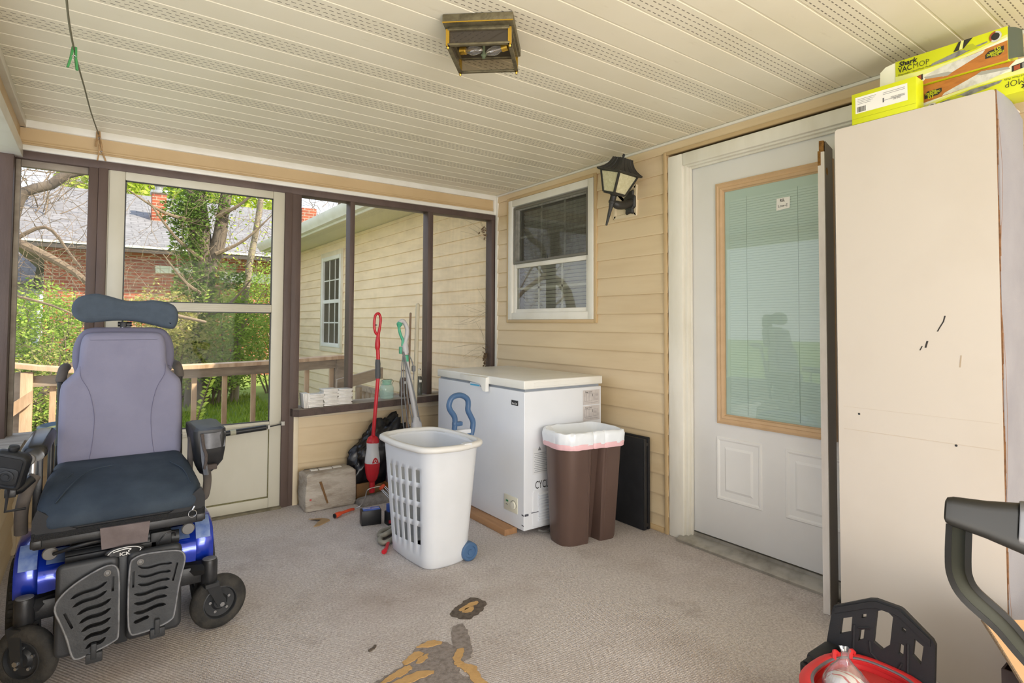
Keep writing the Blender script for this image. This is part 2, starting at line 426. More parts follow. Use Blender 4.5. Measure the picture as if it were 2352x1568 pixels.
# ---- house door with lite (face at XD)
XD = 2.69
mb = MB(); ya, yb, za, zb = 1.10, 2.04, .055, 2.085
D2 = MB(); D2.box((XD, ya, za), (XD + .045, yb, zb), .002); DOOR = struct(D2, 'door_2', M_door)
def emb(y0, y1, z0, z1):
    m = MB()
    for i, (s, d) in enumerate(((0, .0), (.008, .005), (.016, .0015), (.03, .0015), (.04, .006), (.052, .003))): pass
    rings = []
    for s, d in ((0, 0), (.006, .006), (.014, .006), (.022, .001), (.05, .001), (.062, .006), (.068, .005)):
        rings.append([V((XD - d, y0 + s, z0 + s)), V((XD - d, y1 - s, z0 + s)), V((XD - d, y1 - s, z1 - s)), V((XD - d, y0 + s, z1 - s))])
    m.skin(rings, cap0=False); m.build('raised_panel', M_door, DOOR, ang=20)
emb(1.62, 1.885, .265, .60); emb(1.225, 1.50, .265, .60)
M_lite = mat('tan_lite_frame', '#cfae86', .5, dark='#b8946b', var=.4, vs=12)
ly0, ly1, lz0, lz1 = 1.250, 1.872, .672, 1.960
mb = MB()
def molding(y0, y1, z0, z1, pr_):
    mb.skin([[V((XD - d, y0 + s, z0 + s)), V((XD - d, y1 - s, z0 + s)), V((XD - d, y1 - s, z1 - s)), V((XD - d, y0 + s, z1 - s))] for s, d in pr_], cap0=False, cap1=False)
molding(ly0, ly1, lz0, lz1, ((0, 0), (0, .014), (.012, .018), (.018, .014), (.026, .014), (.030, .017), (.042, .012), (.046, .004), (.052, .003)))
mb.build('lite_frame', M_lite, DOOR, ang=20)
M_dglass = glass('door_glass', '#eef6f2', .10, .05, '#dfe9e4')
gy0, gy1, gz0, gz1 = ly0 + .05, ly1 - .05, lz0 + .05, lz1 - .05
mb = MB(); mb.box((XD - .0012, gy0, gz0), (XD - .0002, gy1, gz1)); mb.build('lite_backing', mat('pale_green_white', '#d5e2da', .6), DOOR)
mb = MB(); z = gz0 + .012
while z < gz1 - .05:
    mb.box((XD - .0040, gy0 + .012, z), (XD - .0014, gy1 - .03, z + .0105), M=Matrix.Translation((XD - .0027, 0, z + .005)) @ Matrix.Rotation(.10, 4, 'Y') @ Matrix.Translation((-XD + .0027, 0, -z - .005))); z += .0128
mb.build('mini_blind', mat('mini_blind', '#dfeae4', .5), DOOR)
mb = MB()
for yy in (gy1 - .13, gy0 + .12): mb.cyl((XD - .0048, yy, gz0 + .01), (XD - .0048, yy, gz1 - .045), .0012, n=6)
mb.build('blind_cord', mat('blind_cord', '#aebcb4', .7), DOOR)
quad('door_glass', [(XD - .007, gy0, gz0), (XD - .007, gy1, gz0), (XD - .007, gy1, gz1), (XD - .007, gy0, gz1)], M_dglass, DOOR)
M_ink = mat('black_ink', '#222120', .7); M_paper = mat('white_paper', '#f1efe8', .6)
sx = XD - .008
quad('glazing_sticker', [(sx, 1.527, 1.762), (sx, 1.458, 1.768), (sx, 1.456, 1.822), (sx, 1.525, 1.822)], M_paper, DOOR)
text('RSL', .014, (sx - .0003, 1.507, 1.803), (0, -1, 0), (0, 0, 1), M_ink, 'lettering', DOOR, bold=.02, width=.024)
text('Low-E', .013, (sx - .0003, 1.518, 1.777), (0, -1, 0), (0, 0, 1), M_ink, 'lettering', DOOR, width=.048)
# door jambs, casing, threshold
mb = MB()
mb.box((XH - .014, 2.062, 0), (XH + .03, 2.163, 2.168), .006); mb.box((XH - .014, .96, 0), (XH + .03, 1.075, 2.168), .006)
mb.box((XH - .014, 1.075, 2.098), (XH + .03, 2.062, 2.168), .006)
struct(mb, 'trim_3', M_paint)
mb = MB(); mb.box((XH + .004, 2.042, 0), (XD + .05, 2.066, 2.11), .002); mb.box((XH + .004, 1.07, 0), (XD + .05, 1.097, 2.11), .002); mb.box((XH + .004, 1.097, 2.088), (XD + .05, 2.042, 2.11), .002)
mb.box((XH + .025, 2.03, 0.02), (XD - .002, 2.045, 2.09), .003); mb.box((XH + .025, 1.097, 2.077), (XD - .002, 2.03, 2.09), .003)
struct(mb, 'trim_4', M_paint)
mb = MB(); mb.skin([[V((x, y, z)) for x, z in ((2.60, 0), (2.60, .012), (2.625, .024), (2.685, .034), (2.685, .05), (2.74, .05), (2.74, -.02))] for y in (1.05, 2.085)])
struct(mb, 'threshold_sill', M_alum, ang=25)

# ---- far wall: header, posts, screens, half walls
ff = lambda u, d, z: V((u, YF + .02 - d, z))
mb = MB(); mb.box((-.40, YF - .02, ZC - .040), (XH - .01, YF + .09, ZC), .003); mb.box((-.40, YF - .02, 2.098), (XH - .01, YF + .07, 2.126), .003)
mb.box((XH - .034, YF - .021, 2.10), (XH - .012, YF + .03, ZC - .03), .003); struct(mb, 'trim_5', M_white)
mb = MB(); mb.box((-.40, YF, 2.124), (XH - .012, YF + .06, ZC - .038)); mb.box((-.40, YF - .006, 2.140), (XH - .02, YF + .05, 2.152), .003); struct(mb, 'trim_6', M_tan)
mb = MB(); mb.box((-.40, YF - .004, 2.055), (XH - .004, YF + .10, 2.10), .003); struct(mb, 'beam', M_brown)
def post(n, x0, x1, z0, y0=0, y1=.1, m=M_brown, z1=2.06):
    mb = MB(); mb.box((x0, YF + y0, z0), (x1, YF + y1, z1), .004); return struct(mb, n, m)
post('trim_7', -.46, -.366, .60, -.05, .08); post('trim_8', -.366, -.345, .60, .03, .07, M_sill)
post('trim_9', -.060, -.016, .0, .0); post('trim_10', -.016, .028, 0, -.006)
post('trim_11', .974, 1.020, -.02, -.008); post('trim_12', 1.020, 1.080, -.02)
post('trim_13', 1.412, 1.446, .63, 0, .09); post('trim_14', 2.020, 2.064, .655, 0, .09); post('trim_15', 2.602, 2.645, .655, 0, .09)
post('trim_16', -.345, -.06, 2.02, .03, .07, M_sill)
siding('wall_far', ff, 1.058, XH - .005, -.03, .62, [], M_side, base=.030)
siding('wall_far_left', ff, -.40, -.06, -.03, .58, [], M_side, base=.030)
mb = MB(); mb.box((1.06, YF + .022, -.1), (XH, YF + .09, .62)); mb.box((-.42, YF + .022, -.1), (-.06, YF + .09, .58)); struct(mb, 'wall_core', M_tan)
mb = MB(); mb.box((1.050, YF - .006, -.03), (1.082, YF + .03, .60), .003); mb.box((1.082, YF - .004, .565), (XH - .02, YF + .03, .60), .003); struct(mb, 'trim_17', M_cream)
def ledge(name, x0, x1, z0, z1, y0, y1, th, mt, mf, chamf=0):
    mb = MB(); a = [(x0, y0 + chamf, z0), (x0 + chamf, y0, z0), (x1, y0, z1), (x1, y1, z1), (x0, y1, z0)]
    mb.skin([[V((x, y, z - th)) for x, y, z in a], [V((x, y, z)) for x, y, z in a]]); o = struct(mb, name, mf)
    mb = MB(); i = .006
    b = [(x0 + i, y0 + chamf + i, z0), (x0 + chamf + i, y0 + i, z0), (x1, y0 + i, z1), (x1, y1, z1), (x0 + i, y1, z0)]
    mb.skin([[V((x, y, z - .001)) for x, y, z in b], [V((x, y, z + .0015)) for x, y, z in b]]); mb.build('sill_top', mt, o); return o
M_brownworn = mat('chipped_brown_paint', '#54443c', .6, dark='#3d302a', var=.8, vs=20, bump=.3)
ledge('window_sill', 1.03, XH - .01, .632, .672, 3.885, 4.09, .045, M_sill, M_brownworn, .03)
ledge('window_sill_left', -.43, -.03, .605, .605, 3.82, 4.09, .04, M_sill, M_sill)
M_veil = screen('grey_insect_screen', '#d6ccb4', .12); M_veil2 = screen('dusty_insect_screen', '#bdb19b', .20); M_veil3 = screen('clean_insect_screen', '#c9c8c0', .07)
for i, (x0, x1, z0, mt) in enumerate(((-.345, -.06, .61, M_veil3), (1.08, 1.412, .63, M_veil3), (1.446, 2.02, .64, M_veil), (2.064, 2.602, .66, M_veil2))):
    q = quad('window_%d' % (i + 2), [(x0, YF + .075, z0), (x1, YF + .075, z0), (x1, YF + .075, 2.06), (x0, YF + .075, 2.06)], mt, None); q['kind'] = 'structure'

# ---- left wall: half wall with siding, open screens above
fl_ = lambda u, d, z: V((-.335 + d, u, z))
siding('wall_left', fl_, YB, YF, -.02, .57, [], M_side, base=.05)
mb = MB(); mb.box((-.44, YB, -.1), (-.34, YF + .1, .57)); struct(mb, 'wall_left_core', M_tan)
mb = MB(); mb.box((-.335, YF - .012, 0), (-.312, YF + .02, .565), .004); struct(mb, 'trim_18', M_cream)
ledge('window_sill_side', -.46, -.28, .606, .606, YB, 3.83, .04, M_sill, M_sill)
mb = MB(); mb.box((-.44, YB, ZC - .04), (-.325, YF, ZC), .003); mb.box((-.44, YB, 2.06), (-.335, YF, 2.126), .003); struct(mb, 'trim_19', M_white)
mb = MB(); mb.box((-.44, YB, 2.126), (-.35, YF, ZC - .03)); struct(mb, 'trim_20', M_tan)
for k, yy in enumerate((2.45, 1.0, -.5, -2.0, -3.6)):
    mb = MB(); mb.box((-.46, yy, .6), (-.37, yy + .09, 2.07), .004); struct(mb, 'trim_%d' % (21 + k), M_brown)
q = quad('window_6', [(-.42, YB, .61), (-.42, YF, .61), (-.42, YF, 2.06), (-.42, YB, 2.06)], M_veil3, None); q['kind'] = 'structure'

# ---- storm door
SD = MB(); y0, y1 = YF + .002, YF + .036
SD.box((.034, y0, .012), (.108, y1, 2.078), .004); SD.box((.902, y0, .012), (.972, y1, 2.078), .004)
SD.box((.108, y0, 2.008), (.902, y1, 2.078), .004); SD.box((.108, y0, 1.264), (.902, y1, 1.314), .003)
SD.box((.108, y0, .512), (.902, y1, .562), .003); SD.box((.108, y0, .012), (.902, y1, .075), .003)
DS = struct(SD, 'door_1', M_storm)
mb = MB(); mb.box((.104, y0 + .01, .07), (.906, y1 - .01, .516)); mb.build('kick_panel', M_storm, DS)
mb = MB(); mb.box((.11, y0 + .004, .073), (.90, y0 + .009, .083)); mb.box((.897, y0 + .004, .075), (.905, y0 + .009, .512)); mb.build('panel_seam', M_dirt, DS)
mb = MB()
for z in (1.277, 1.289, 1.301, .527, .543): mb.box((.11, y0 - .003, z), (.90, y0 + .004, z + .006), .002)
mb.build('rail_ribs', M_storm, DS)
mb = MB()
for a, b in ((1.314, 2.008), (.562, 1.264)): 
    w = .006; ya_ = y0 + .006
    mb.box((.108, ya_, a), (.108 + w, ya_ + .012, b)); mb.box((.902 - w, ya_, a), (.902, ya_ + .012, b)); mb.box((.108, ya_, a), (.902, ya_ + .012, a + w)); mb.box((.108, ya_, b - w), (.902, ya_ + .012, b))
mb.build('glazing_gasket', M_black, DS)
M_sglass = glass('storm_glass', '#fdfefc', .006, .008)
for a, b in ((1.318, 2.004), (.566, 1.26)): quad('glass_pane', [(.112, YF + .02, a), (.898, YF + .02, a), (.898, YF + .02, b), (.112, YF + .02, b)], M_sglass, DS)
mb = MB(); mb.cyl((.55, YF - .035, .513), (.875, YF - .035, .532), .0165); mb.cyl((.875, YF - .035, .532), (.985, YF - .035, .546), .004, n=8)
cl = mb.build('door_closer', M_black, DS); mb = MB(); mb.cyl((.668, YF - .035, .5195), (.70, YF - .035, .5215), .0172); mb.build('closer_label', mat('pale_label', '#a6a38c', .6), cl)
mb = MB(); mb.box((.885, YF - .04, .520), (.897, YF + .004, .545)); mb.box((.965, YF - .042, .535), (.985, YF + .0, .56)); mb.build('closer_bracket', M_alum, cl)
mb = MB(); mb.box((.03, YF - .03, -.01), (.975, YF + .08, .013)); struct(mb, 'threshold_sill_side', mat('mossy_sill', '#7d7560', .85, dark='#4c4836', var=.8, vs=14, bump=.3))
mb = MB(); mb.box((.028, YF + .008, 0), (.040, YF + .05, 2.09), .002); mb.box((.966, YF + .008, 0), (.978, YF + .05, 2.09), .002); mb.box((.028, YF + .008, 2.076), (.978, YF + .05, 2.092), .002); struct(mb, 'trim_26', M_storm)
# ================================================================== outside
M_grass = mat('lawn_green', '#8a9c3e', .9, dark='#5f7a2c', var=.9, vs=1.5, bump=.5, bsc=60)
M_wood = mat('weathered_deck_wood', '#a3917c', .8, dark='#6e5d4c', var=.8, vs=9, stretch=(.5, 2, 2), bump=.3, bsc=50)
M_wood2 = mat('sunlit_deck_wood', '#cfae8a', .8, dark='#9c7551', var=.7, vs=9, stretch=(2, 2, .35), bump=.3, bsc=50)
mb = MB(); mb.box((-40, 4.2, -.6), (40, 60, -.16)); struct(mb, 'ground', M_grass)
mb = MB()
for i in range(15): mb.box((-1.6, 4.12 + i * .145, -.10), (2.62, 4.255 + i * .145, -.06), .004)
struct(mb, 'deck_floor', M_wood)
# the house goes on beyond the porch
fx = lambda u, d, z: V((XH - d, u, z))
siding('wall_wing', fx, YF + .12, 9.72, -.42, 2.35, [(7.73, 8.55, .86, 2.14)], M_side2, base=.098)
mb = MB(); mb.box((XH - .03, 9.70, -.42), (XH + .03, 9.80, 2.35), .005); frame4(mb, XH - .02, XH, 7.66, 8.62, .79, 2.21, .07, .003); struct(mb, 'trim_27', M_cream)
mb = frame4(MB(), XH - .03, XH + .04, 7.73, 8.55, .86, 2.14, .055); W2 = struct(mb, 'window_7', M_white)
mb = MB(); mb.box((XH - .012, 7.78, 1.475), (XH + .03, 8.50, 1.525)); 
for y in (8.02, 8.26): mb.box((XH - .004, y - .008, .91), (XH + .012, y + .008, 2.09))
for z in (1.2, 1.8): mb.box((XH - .004, 7.78, z - .008), (XH + .012, 8.50, z + .008))
mb.build('muntin_grid', M_white, W2)
quad('glass_pane', [(XH + .004, 7.78, .91), (XH + .004, 8.50, .91), (XH + .004, 8.50, 2.09), (XH + .004, 7.78, 2.09)], glass('wing_pane', '#b9c2bd', .08, .12), W2)
mb = MB(); mb.box((XH + .03, 7.78, .91), (XH + .035, 8.5, 2.09)); mb.build('curtain', mat('grey_curtain', '#8d949b', .9, dark='#4a5056', var=.9, vs=14, stretch=(1, 3, .1)), W2)
EX = 2.18
mb = MB(); mb.face([V((EX, YF + .26, 2.352)), V((XH + .05, YF + .26, 2.352)), V((XH + .05, 10.1, 2.352)), V((EX, 10.1, 2.352))]); struct(mb, 'ceiling_eave', soffit('eave_soffit', False, '#d2cda8'))
mb = MB(); mb.box((EX - .02, YF + .26, 2.335), (EX, 10.1, 2.50), .003); struct(mb, 'trim_28', M_white)
mb = MB(); mb.skin([[V((EX - .02 - a, y, 2.36 + b)) for a, b in ((0, 0), (.06, 0), (.075, .03), (.10, .06), (.105, .115), (.095, .118), (.09, .07), (0, .05))] for y in (YF + .2, 10.12)])
tag(mb.build('rain_gutter', M_white), 'white rain gutter along the eave of the beige wing', 'gutter')
mb = MB(); mb.box((XH - .10, 9.86, -.42), (XH - .03, 9.96, 2.30), .012); mb.tube([(XH - .07, 9.91, 2.27), (XH - .07, 9.91, 2.34), (EX + .02, 9.95, 2.40)], .035, 8); tag(mb.build('downspout', M_white), 'white downspout at the far corner of the beige wing', 'pipe')
mb = MB(); mb.skin([[V((x, y, z)) for x, z in ((EX - .03, 2.49), (7, 4.6), (7, 4.5), (EX - .03, 2.40))] for y in (YB, 10.15)]); struct(mb, 'roof_sun_block', mat('grey_shingle', '#8c8680', .9, bump=.4, bsc=20))  # unseen house roof slab, put in to block the sun
mb = MB(); mb.box((XH + .35, YB, -.4), (7, 9.7, 2.4)); struct(mb, 'wall_core_wing', M_tan)

# ---- deck railing
rl = thing('deck_railing', 'weathered wooden deck railing with square balusters beyond the storm door', 'railing', (.7, 6, -.06))
mb = MB(); a = [(-.52, .872), (-.38, .848), (-.15, .818), (.2, .812), (.7, .812), (1.3, .825), (2.08, .858)]
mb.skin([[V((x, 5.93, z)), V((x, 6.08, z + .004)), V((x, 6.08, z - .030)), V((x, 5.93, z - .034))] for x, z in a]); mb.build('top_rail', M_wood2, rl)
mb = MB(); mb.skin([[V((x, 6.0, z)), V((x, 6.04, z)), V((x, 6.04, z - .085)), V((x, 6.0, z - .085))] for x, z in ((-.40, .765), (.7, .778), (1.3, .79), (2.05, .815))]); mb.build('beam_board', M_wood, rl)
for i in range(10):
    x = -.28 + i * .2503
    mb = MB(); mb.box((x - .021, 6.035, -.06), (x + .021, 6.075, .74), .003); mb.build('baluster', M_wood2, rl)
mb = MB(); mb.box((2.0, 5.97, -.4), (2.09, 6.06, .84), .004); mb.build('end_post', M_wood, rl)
gp = thing('gate_post', 'sunlit wooden railing post with a diagonal brace near the corner screen', 'post', (-.47, 6, -.06))
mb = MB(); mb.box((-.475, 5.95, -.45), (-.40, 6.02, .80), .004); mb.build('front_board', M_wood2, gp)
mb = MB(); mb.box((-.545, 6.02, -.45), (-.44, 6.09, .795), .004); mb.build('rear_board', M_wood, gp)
mb = MB(); mb.skin([[V((x, y, z)) for x, z in ((-.56, .42), (-.40, .565), (-.40, .66), (-.56, .535))] for y in (5.91, 5.95)]); mb.build('brace', M_wood2, gp)
pk = thing('picket_panel', 'low weathered picket panel leading off the deck beside the beige wing', 'fence', (2.2, 5.2, -.06))
mb = MB(); mb.box((2.20, 4.6, .50), (2.235, 5.96, .55)); mb.build('top_rail', M_wood, pk)
for i in range(9):
    mb = MB(); mb.box((2.235, 4.66 + i * .145, -.06), (2.255, 4.76 + i * .145, .53), .003); mb.build('picket', M_wood, pk)
mb = MB(); mb.skin([[V((1.70, 5.05, z)), V((2.12, 5.05, z + .09)), V((2.12, 5.09, z + .09)), V((1.70, 5.09, z))] for z in (.60, .70)]); mb.cyl((1.9, 5.07, -.06), (1.9, 5.07, .62), .03, n=8)
tag(mb.build('stair_rail', M_wood), 'short sloping wooden stair rail behind the glass jar', 'rail')

# ---- brick house
M_brick = NT('red_brick'); v = M_brick.coord((1, 1, 1), (PI / 2, 0, 0)); br = M_brick.n('ShaderNodeTexBrick'); M_brick.l(v, br.inputs[0])
br.inputs['Color1'].default_value = lin('#b5603f'); br.inputs['Color2'].default_value = lin('#9b4c36'); br.inputs['Mortar'].default_value = lin('#b99f88')
br.inputs['Scale'].default_value = 1; br.inputs['Mortar Size'].default_value = .009; br.inputs['Brick Width'].default_value = .23; br.inputs['Row Height'].default_value = .078
M_brick.bsdf(br.outputs[0], .9); M_brick = M_brick.m
def shingle():
    t = NT('asphalt_shingles'); v = t.coord((1, 1.0, 1)); br = t.n('ShaderNodeTexBrick'); t.l(v, br.inputs[0])
    br.inputs['Color1'].default_value = lin('#8f8a88'); br.inputs['Color2'].default_value = lin('#7a7573'); br.inputs['Mortar'].default_value = lin('#686361')
    br.inputs['Scale'].default_value = 1; br.inputs['Mortar Size'].default_value = .012; br.inputs['Brick Width'].default_value = .30; br.inputs['Row Height'].default_value = .16
    t.bsdf(t.mix(t.math('MULTIPLY', t.ramp(t.noise(9, v), .4, .7), .5), br.outputs[0], '#9c9794'), .95); return t.m
M_roof = shingle()
bh = thing('brick_house', 'red brick bungalow with a grey shingle roof beyond the bushes', 'house', (3, 17, -.45))
mb = MB(); mb.box((-.95, 16.0, -.5), (9, 21, 2.85)); mb.build('brick_wall', M_brick, bh)
mb = MB(); mb.skin([[V((x, y, z)) for y, z in ((15.4, 2.80), (15.4, 2.88), (20.2, 4.92), (25, 2.9), (25, 2.8))] for x in (-1.5, 9.5)]); mb.build('roof', M_roof, bh, ang=20)
mb = MB(); mb.box((-1.5, 15.34, 2.74), (9.5, 15.42, 2.86)); rf = mb.build('fascia', mat('dark_fascia', '#4d443d', .7), bh)
mb = MB(); mb.box((-1.5, 15.32, 2.84), (9.5, 15.40, 2.885)); mb.build('drip_edge', M_white, rf)
mb = MB(); mb.box((1.05, 15.9, 2.35), (2.1, 15.98, 2.52)); mb.box((2.4, 15.9, 2.2), (4.0, 15.98, 2.45)); mb.build('white_trim_board', M_white, bh)
mb = MB(); mb.box((1.05, 17.6, 3.2), (1.37, 17.95, 4.60), .01); ch = mb.build('chimney', M_brick, bh)
mb = MB(); mb.box((1.02, 17.57, 4.54), (1.40, 17.98, 4.62), .01); mb.lathe((1.21, 17.8, 4.62), (0, 0, 1), ((.09, 0), (.09, .12), (.12, .14), (.10, .22), (.02, .24))); mb.build('chimney_cap', M_alum, ch)
mb = MB(); mb.box((4.42, 16.2, 2.8), (4.80, 16.7, 4.35)); mb.build('side_chimney', M_brick, bh)
wh = thing('white_house', 'pale grey clapboard house half hidden behind the corner shrubs', 'house', (-4, 22, -.45))
mb = MB(); mb.box((-9, 22, -.5), (-1.7, 27, 2.3)); mb.build('clapboard_wall', mat('pale_clapboard', '#cfd2d6', .7), wh)
mb = MB(); mb.skin([[V((x, y, z)) for y, z in ((21.5, 2.25), (21.5, 2.35), (24.5, 4.0), (27.5, 2.3))] for x in (-9.3, -1.5)]); mb.build('roof', M_roof, wh, ang=20)

# ---- planting
def leafmat(n, a, b, c):
    t = NT(n); oi = t.n('ShaderNodeObjectInfo'); g = t.n('ShaderNodeNewGeometry')
    col = t.mix(t.ramp(g.outputs['Random Per Island'], 0, 1), a, b)
    col = t.mix(t.ramp(t.noise(1.6, t.coord(), 3), .45, .7), col, c)
    d = t.n('ShaderNodeBsdfDiffuse'); tr = t.n('ShaderNodeBsdfTranslucent'); m = t.n('ShaderNodeMixShader'); m.inputs[0].default_value = .35
    t.l(col, d.inputs[0]); t.l(col, tr.inputs[0]); t.l(d.outputs[0], m.inputs[1]); t.l(tr.outputs[0], m.inputs[2]); t.l(m.outputs[0], t.out.inputs[0]); return t.m
L_mid = leafmat('mid_green_leaves', '#c2d466', '#7d9a40', '#a5bd52')
L_yel = leafmat('spring_yellow_leaves', '#dde66a', '#b0c24a', '#cbd75a')
L_dark = leafmat('ivy_leaves', '#93a855', '#47622a', '#6c883c')
L_brush = leafmat('brushy_leaves', '#c8c476', '#868a48', '#aea65c')
M_bark = mat('grey_brown_bark', '#7b6c5b', .95, dark='#453a30', var=.9, vs=8, stretch=(1, 1, .4), bump=.8, bsc=25)
M_bark2 = mat('pale_bark', '#a89981', .95, dark='#6d5f4e', var=.9, vs=10, stretch=(1, 1, .4), bump=.6, bsc=30)
M_twig = mat('bare_twigs', '#8d7961', .95, dark='#5a4a3c', var=.7, vs=5)
def leaves(mb, c, rad, n, size, rng, shell=.35):
    for _ in range(n):
        while True:
            p = V((rng.uniform(-1, 1), rng.uniform(-1, 1), rng.uniform(-1, 1)))
            if shell < p.length < 1: break
        k = 1 + .35 * noise.noise(p * 2.3 + V(c))
        q = V(c) + V((p.x * rad[0], p.y * rad[1], p.z * rad[2])) * k
        s = size * rng.uniform(.6, 1.3)
        u = V((rng.uniform(-1, 1), rng.uniform(-1, 1), rng.uniform(-.5, .5))).normalized(); w = u.orthogonal().normalized() * .5
        w.rotate(Matrix.Rotation(rng.uniform(0, 6.3), 3, u))
        mb.face([q - u * s, q + w * s * .9, q + u * s, q - w * s * .9])
def twigs(mb, c, rad, n, ln, r, rng, up=.5):
    for _ in range(n):
        p = V(c) + V((rng.uniform(-1, 1) * rad[0], rng.uniform(-1, 1) * rad[1], rng.uniform(-1, 1) * rad[2])); P = [p]
        d = V((rng.uniform(-1, 1), rng.uniform(-.6, .6), rng.uniform(-.4, 1) + up)).normalized()
        for i in range(4): d = (d + V((rng.uniform(-.5, .5), rng.uniform(-.4, .4), rng.uniform(-.45, .4)))).normalized(); P.append(P[-1] + d * ln / 4)
        mb.tube(P, [r, r * .35], 4)
def shrub(name, label, c, rad, n, size, m, seed, stems=10, cat='shrub', group=None, twig=0):
    rng = random.Random(seed); t = thing(name, label, cat, (c[0], c[1], -.45), group)
    mb = MB(); leaves(mb, c, rad, int(n * 2.4), size * .62, rng, .2); mb.build('foliage', m, t, 180)
    mb = MB()
    for _ in range(stems):
        a = V((c[0] + rng.uniform(-.25, .25) * rad[0], c[1] + rng.uniform(-.25, .25) * rad[1], -.45)); b = V(c) + V((rng.uniform(-.8, .8) * rad[0], rng.uniform(-.8, .8) * rad[1], rng.uniform(.1, .9) * rad[2]))
        mb.tube([a, a.lerp(b, .5) + V((rng.uniform(-.1, .1), 0, .1)), b], [.02, .006], 5, smooth=3)
    if twig: twigs(mb, c, rad, twig, .8, .004, rng)
    mb.build('stems', M_twig, t); return t
shrub('shrub', 'green leafy shrub seen through the corner screen', (-.55, 9.3, .95), (.75, .7, .72), 3600, .045, L_mid, 1, twig=25)
shrub('shrub', 'twiggy brown shrub under the corner shrub behind the warped rail', (-.45, 8.2, .35), (.8, .6, .6), 1500, .035, L_brush, 2, 14, twig=60)
shrub('shrub', 'low bright green bush behind the railing post', (-.25, 8.4, .08), (.7, .6, .42), 2600, .05, L_mid, 3)
shrub('shrub', 'broad light green bush filling the middle pane of the storm door', (1.62, 10.7, .95), (.80, .7, .9), 5200, .05, L_mid, 4, twig=30)
shrub('shrub', 'olive bush left of the ivy tree behind the headrest', (.75, 9.8, .95), (.65, .7, .75), 2600, .045, L_brush, 5, twig=70)
shrub('shrub', 'green ground bush under the broad bush behind the balusters', (1.15, 11.4, .25), (1.3, .5, .42), 3200, .05, L_mid, 6)
shrub('shrub', 'tall leafy shrub against the end of the beige wing', (2.75, 11.9, 1.35), (.9, .7, 1.1), 3000, .05, L_mid, 7, twig=30)
shrub('shrub', 'dark evergreen bush low at the very edge of the corner screen', (-1.35, 9.0, .4), (.6, .6, .8), 2200, .05, L_dark, 8)
rng = random.Random(21)
st = thing('sapling', 'slender yellow green sapling behind the balusters', 'plant', (.85, 7.4, -.42))
mb = MB(); mb.tube([(.85, 7.4, -.42), (.90, 7.4, .0), (.98, 7.4, .35), (1.08, 7.4, .66)], [.012, .004], 6, smooth=3); mb.build('stem', M_twig, st)
mb = MB()
for k in range(16):
    z = .1 + k * .036; x = .92 + (z - .1) * .28
    for sg in (-1, 1):
        u = V((sg * .06, rng.uniform(-.03, .03), rng.uniform(.0, .05))); p = V((x, 7.4, z)); w = V((0, .02, .014)); mb.face([p, p + u * .5 + w, p + u, p + u * .5 - w])
mb.build('leaf', L_yel, st, 180, kind='stuff')
# ivy tree
iv = thing('ivy_tree', 'thick ivy covered tree standing in front of the brick house', 'tree', (1.2, 10.6, -.45))
P = [(1.28, 10.6, -.45), (1.30, 10.6, .5), (1.36, 10.6, 1.3), (1.38, 10.6, 1.9), (1.30, 10.6, 2.5), (1.22, 10.6, 3.2), (1.1, 10.6, 4.5)]
mb = MB(); mb.tube(P, [.17, .15, .14, .15, .17, .15, .10], 14)
mb.tube([(1.37, 10.6, 1.9), (1.55, 10.5, 2.5), (1.62, 10.5, 3.1), (1.8, 10.5, 4.2)], [.13, .07], 10, smooth=3); mb.build('trunk', M_bark, iv)
mb = MB()
for a, b in (((1.3, 10.4, 2.2), (.55, 10.1, 3.0)), ((1.25, 10.4, 2.8), (.3, 10, 3.1)), ((1.4, 10.4, 1.6), (.75, 10, 2.2)), ((1.5, 10.4, 2.3), (2.3, 10.2, 3.0)), ((1.4, 10.4, 1.3), (2.0, 10.2, 1.9)), ((1.28, 10.4, 1.2), (.6, 10.1, 1.5)), ((1.5, 10.4, 2.9), (2.2, 10, 3.6)), ((1.3, 10.4, .9), (.8, 10.0, .5))):
    a, b = V(a), V(b); m_ = a.lerp(b, .5) + V((0, 0, -.1)); mb.tube([a, m_, b], [.035, .008], 6, smooth=4)
twigs(mb, (1.3, 10.3, 2.4), (.9, .3, .9), 90, .7, .0038, rng); mb.build('branches', M_twig, iv)
mb = MB()
for c, r, n in (((1.12, 10.42, 2.5), (.28, .2, .75), 900), ((1.20, 10.42, 1.55), (.34, .2, .55), 900), ((1.10, 10.42, .95), (.30, .2, .4), 500), ((1.62, 10.4, 1.95), (.35, .2, .25), 350), ((1.30, 10.4, 3.1), (.5, .2, .4), 500), ((1.0, 10.4, 2.9), (.3, .2, .3), 300)): leaves(mb, c, r, int(n * 1.8), .034, rng, 0)
mb.build('ivy', L_dark, iv, 180)
# crooked bare tree by the corner
bt = thing('crooked_tree', 'crooked bare tree with a thick bent limb seen through the corner screen', 'tree', (-1.5, 7.6, -.45))
mb = MB(); mb.tube([(-1.6, 7.6, -.45), (-1.5, 7.6, .8), (-1.25, 7.6, 1.75), (-.98, 7.6, 1.95), (-.86, 7.6, 2.02), (-.72, 7.6, 2.15), (-.68, 7.6, 2.32), (-.62, 7.6, 2.50), (-.42, 7.6, 2.60), (-.28, 7.6, 2.74), (0, 7.6, 2.85)], [.14, .13, .10, .085, .08, .075, .07, .068, .062, .06, .05], 12, smooth=2); mb.build('trunk', M_bark, bt)
mb = MB()
mb.tube([(-.92, 7.6, 1.98), (-.72, 7.55, 2.0), (-.45, 7.5, 1.87), (-.22, 7.5, 1.72), (.1, 7.5, 1.45), (.6, 7.5, 1.30), (1.0, 7.5, 1.2)], [.05, .016], 8, smooth=4)
mb.tube([(-1.0, 7.6, 2.4), (-.86, 7.6, 2.75), (-.7, 7.6, 3.1)], [.08, .06], 8, smooth=3)
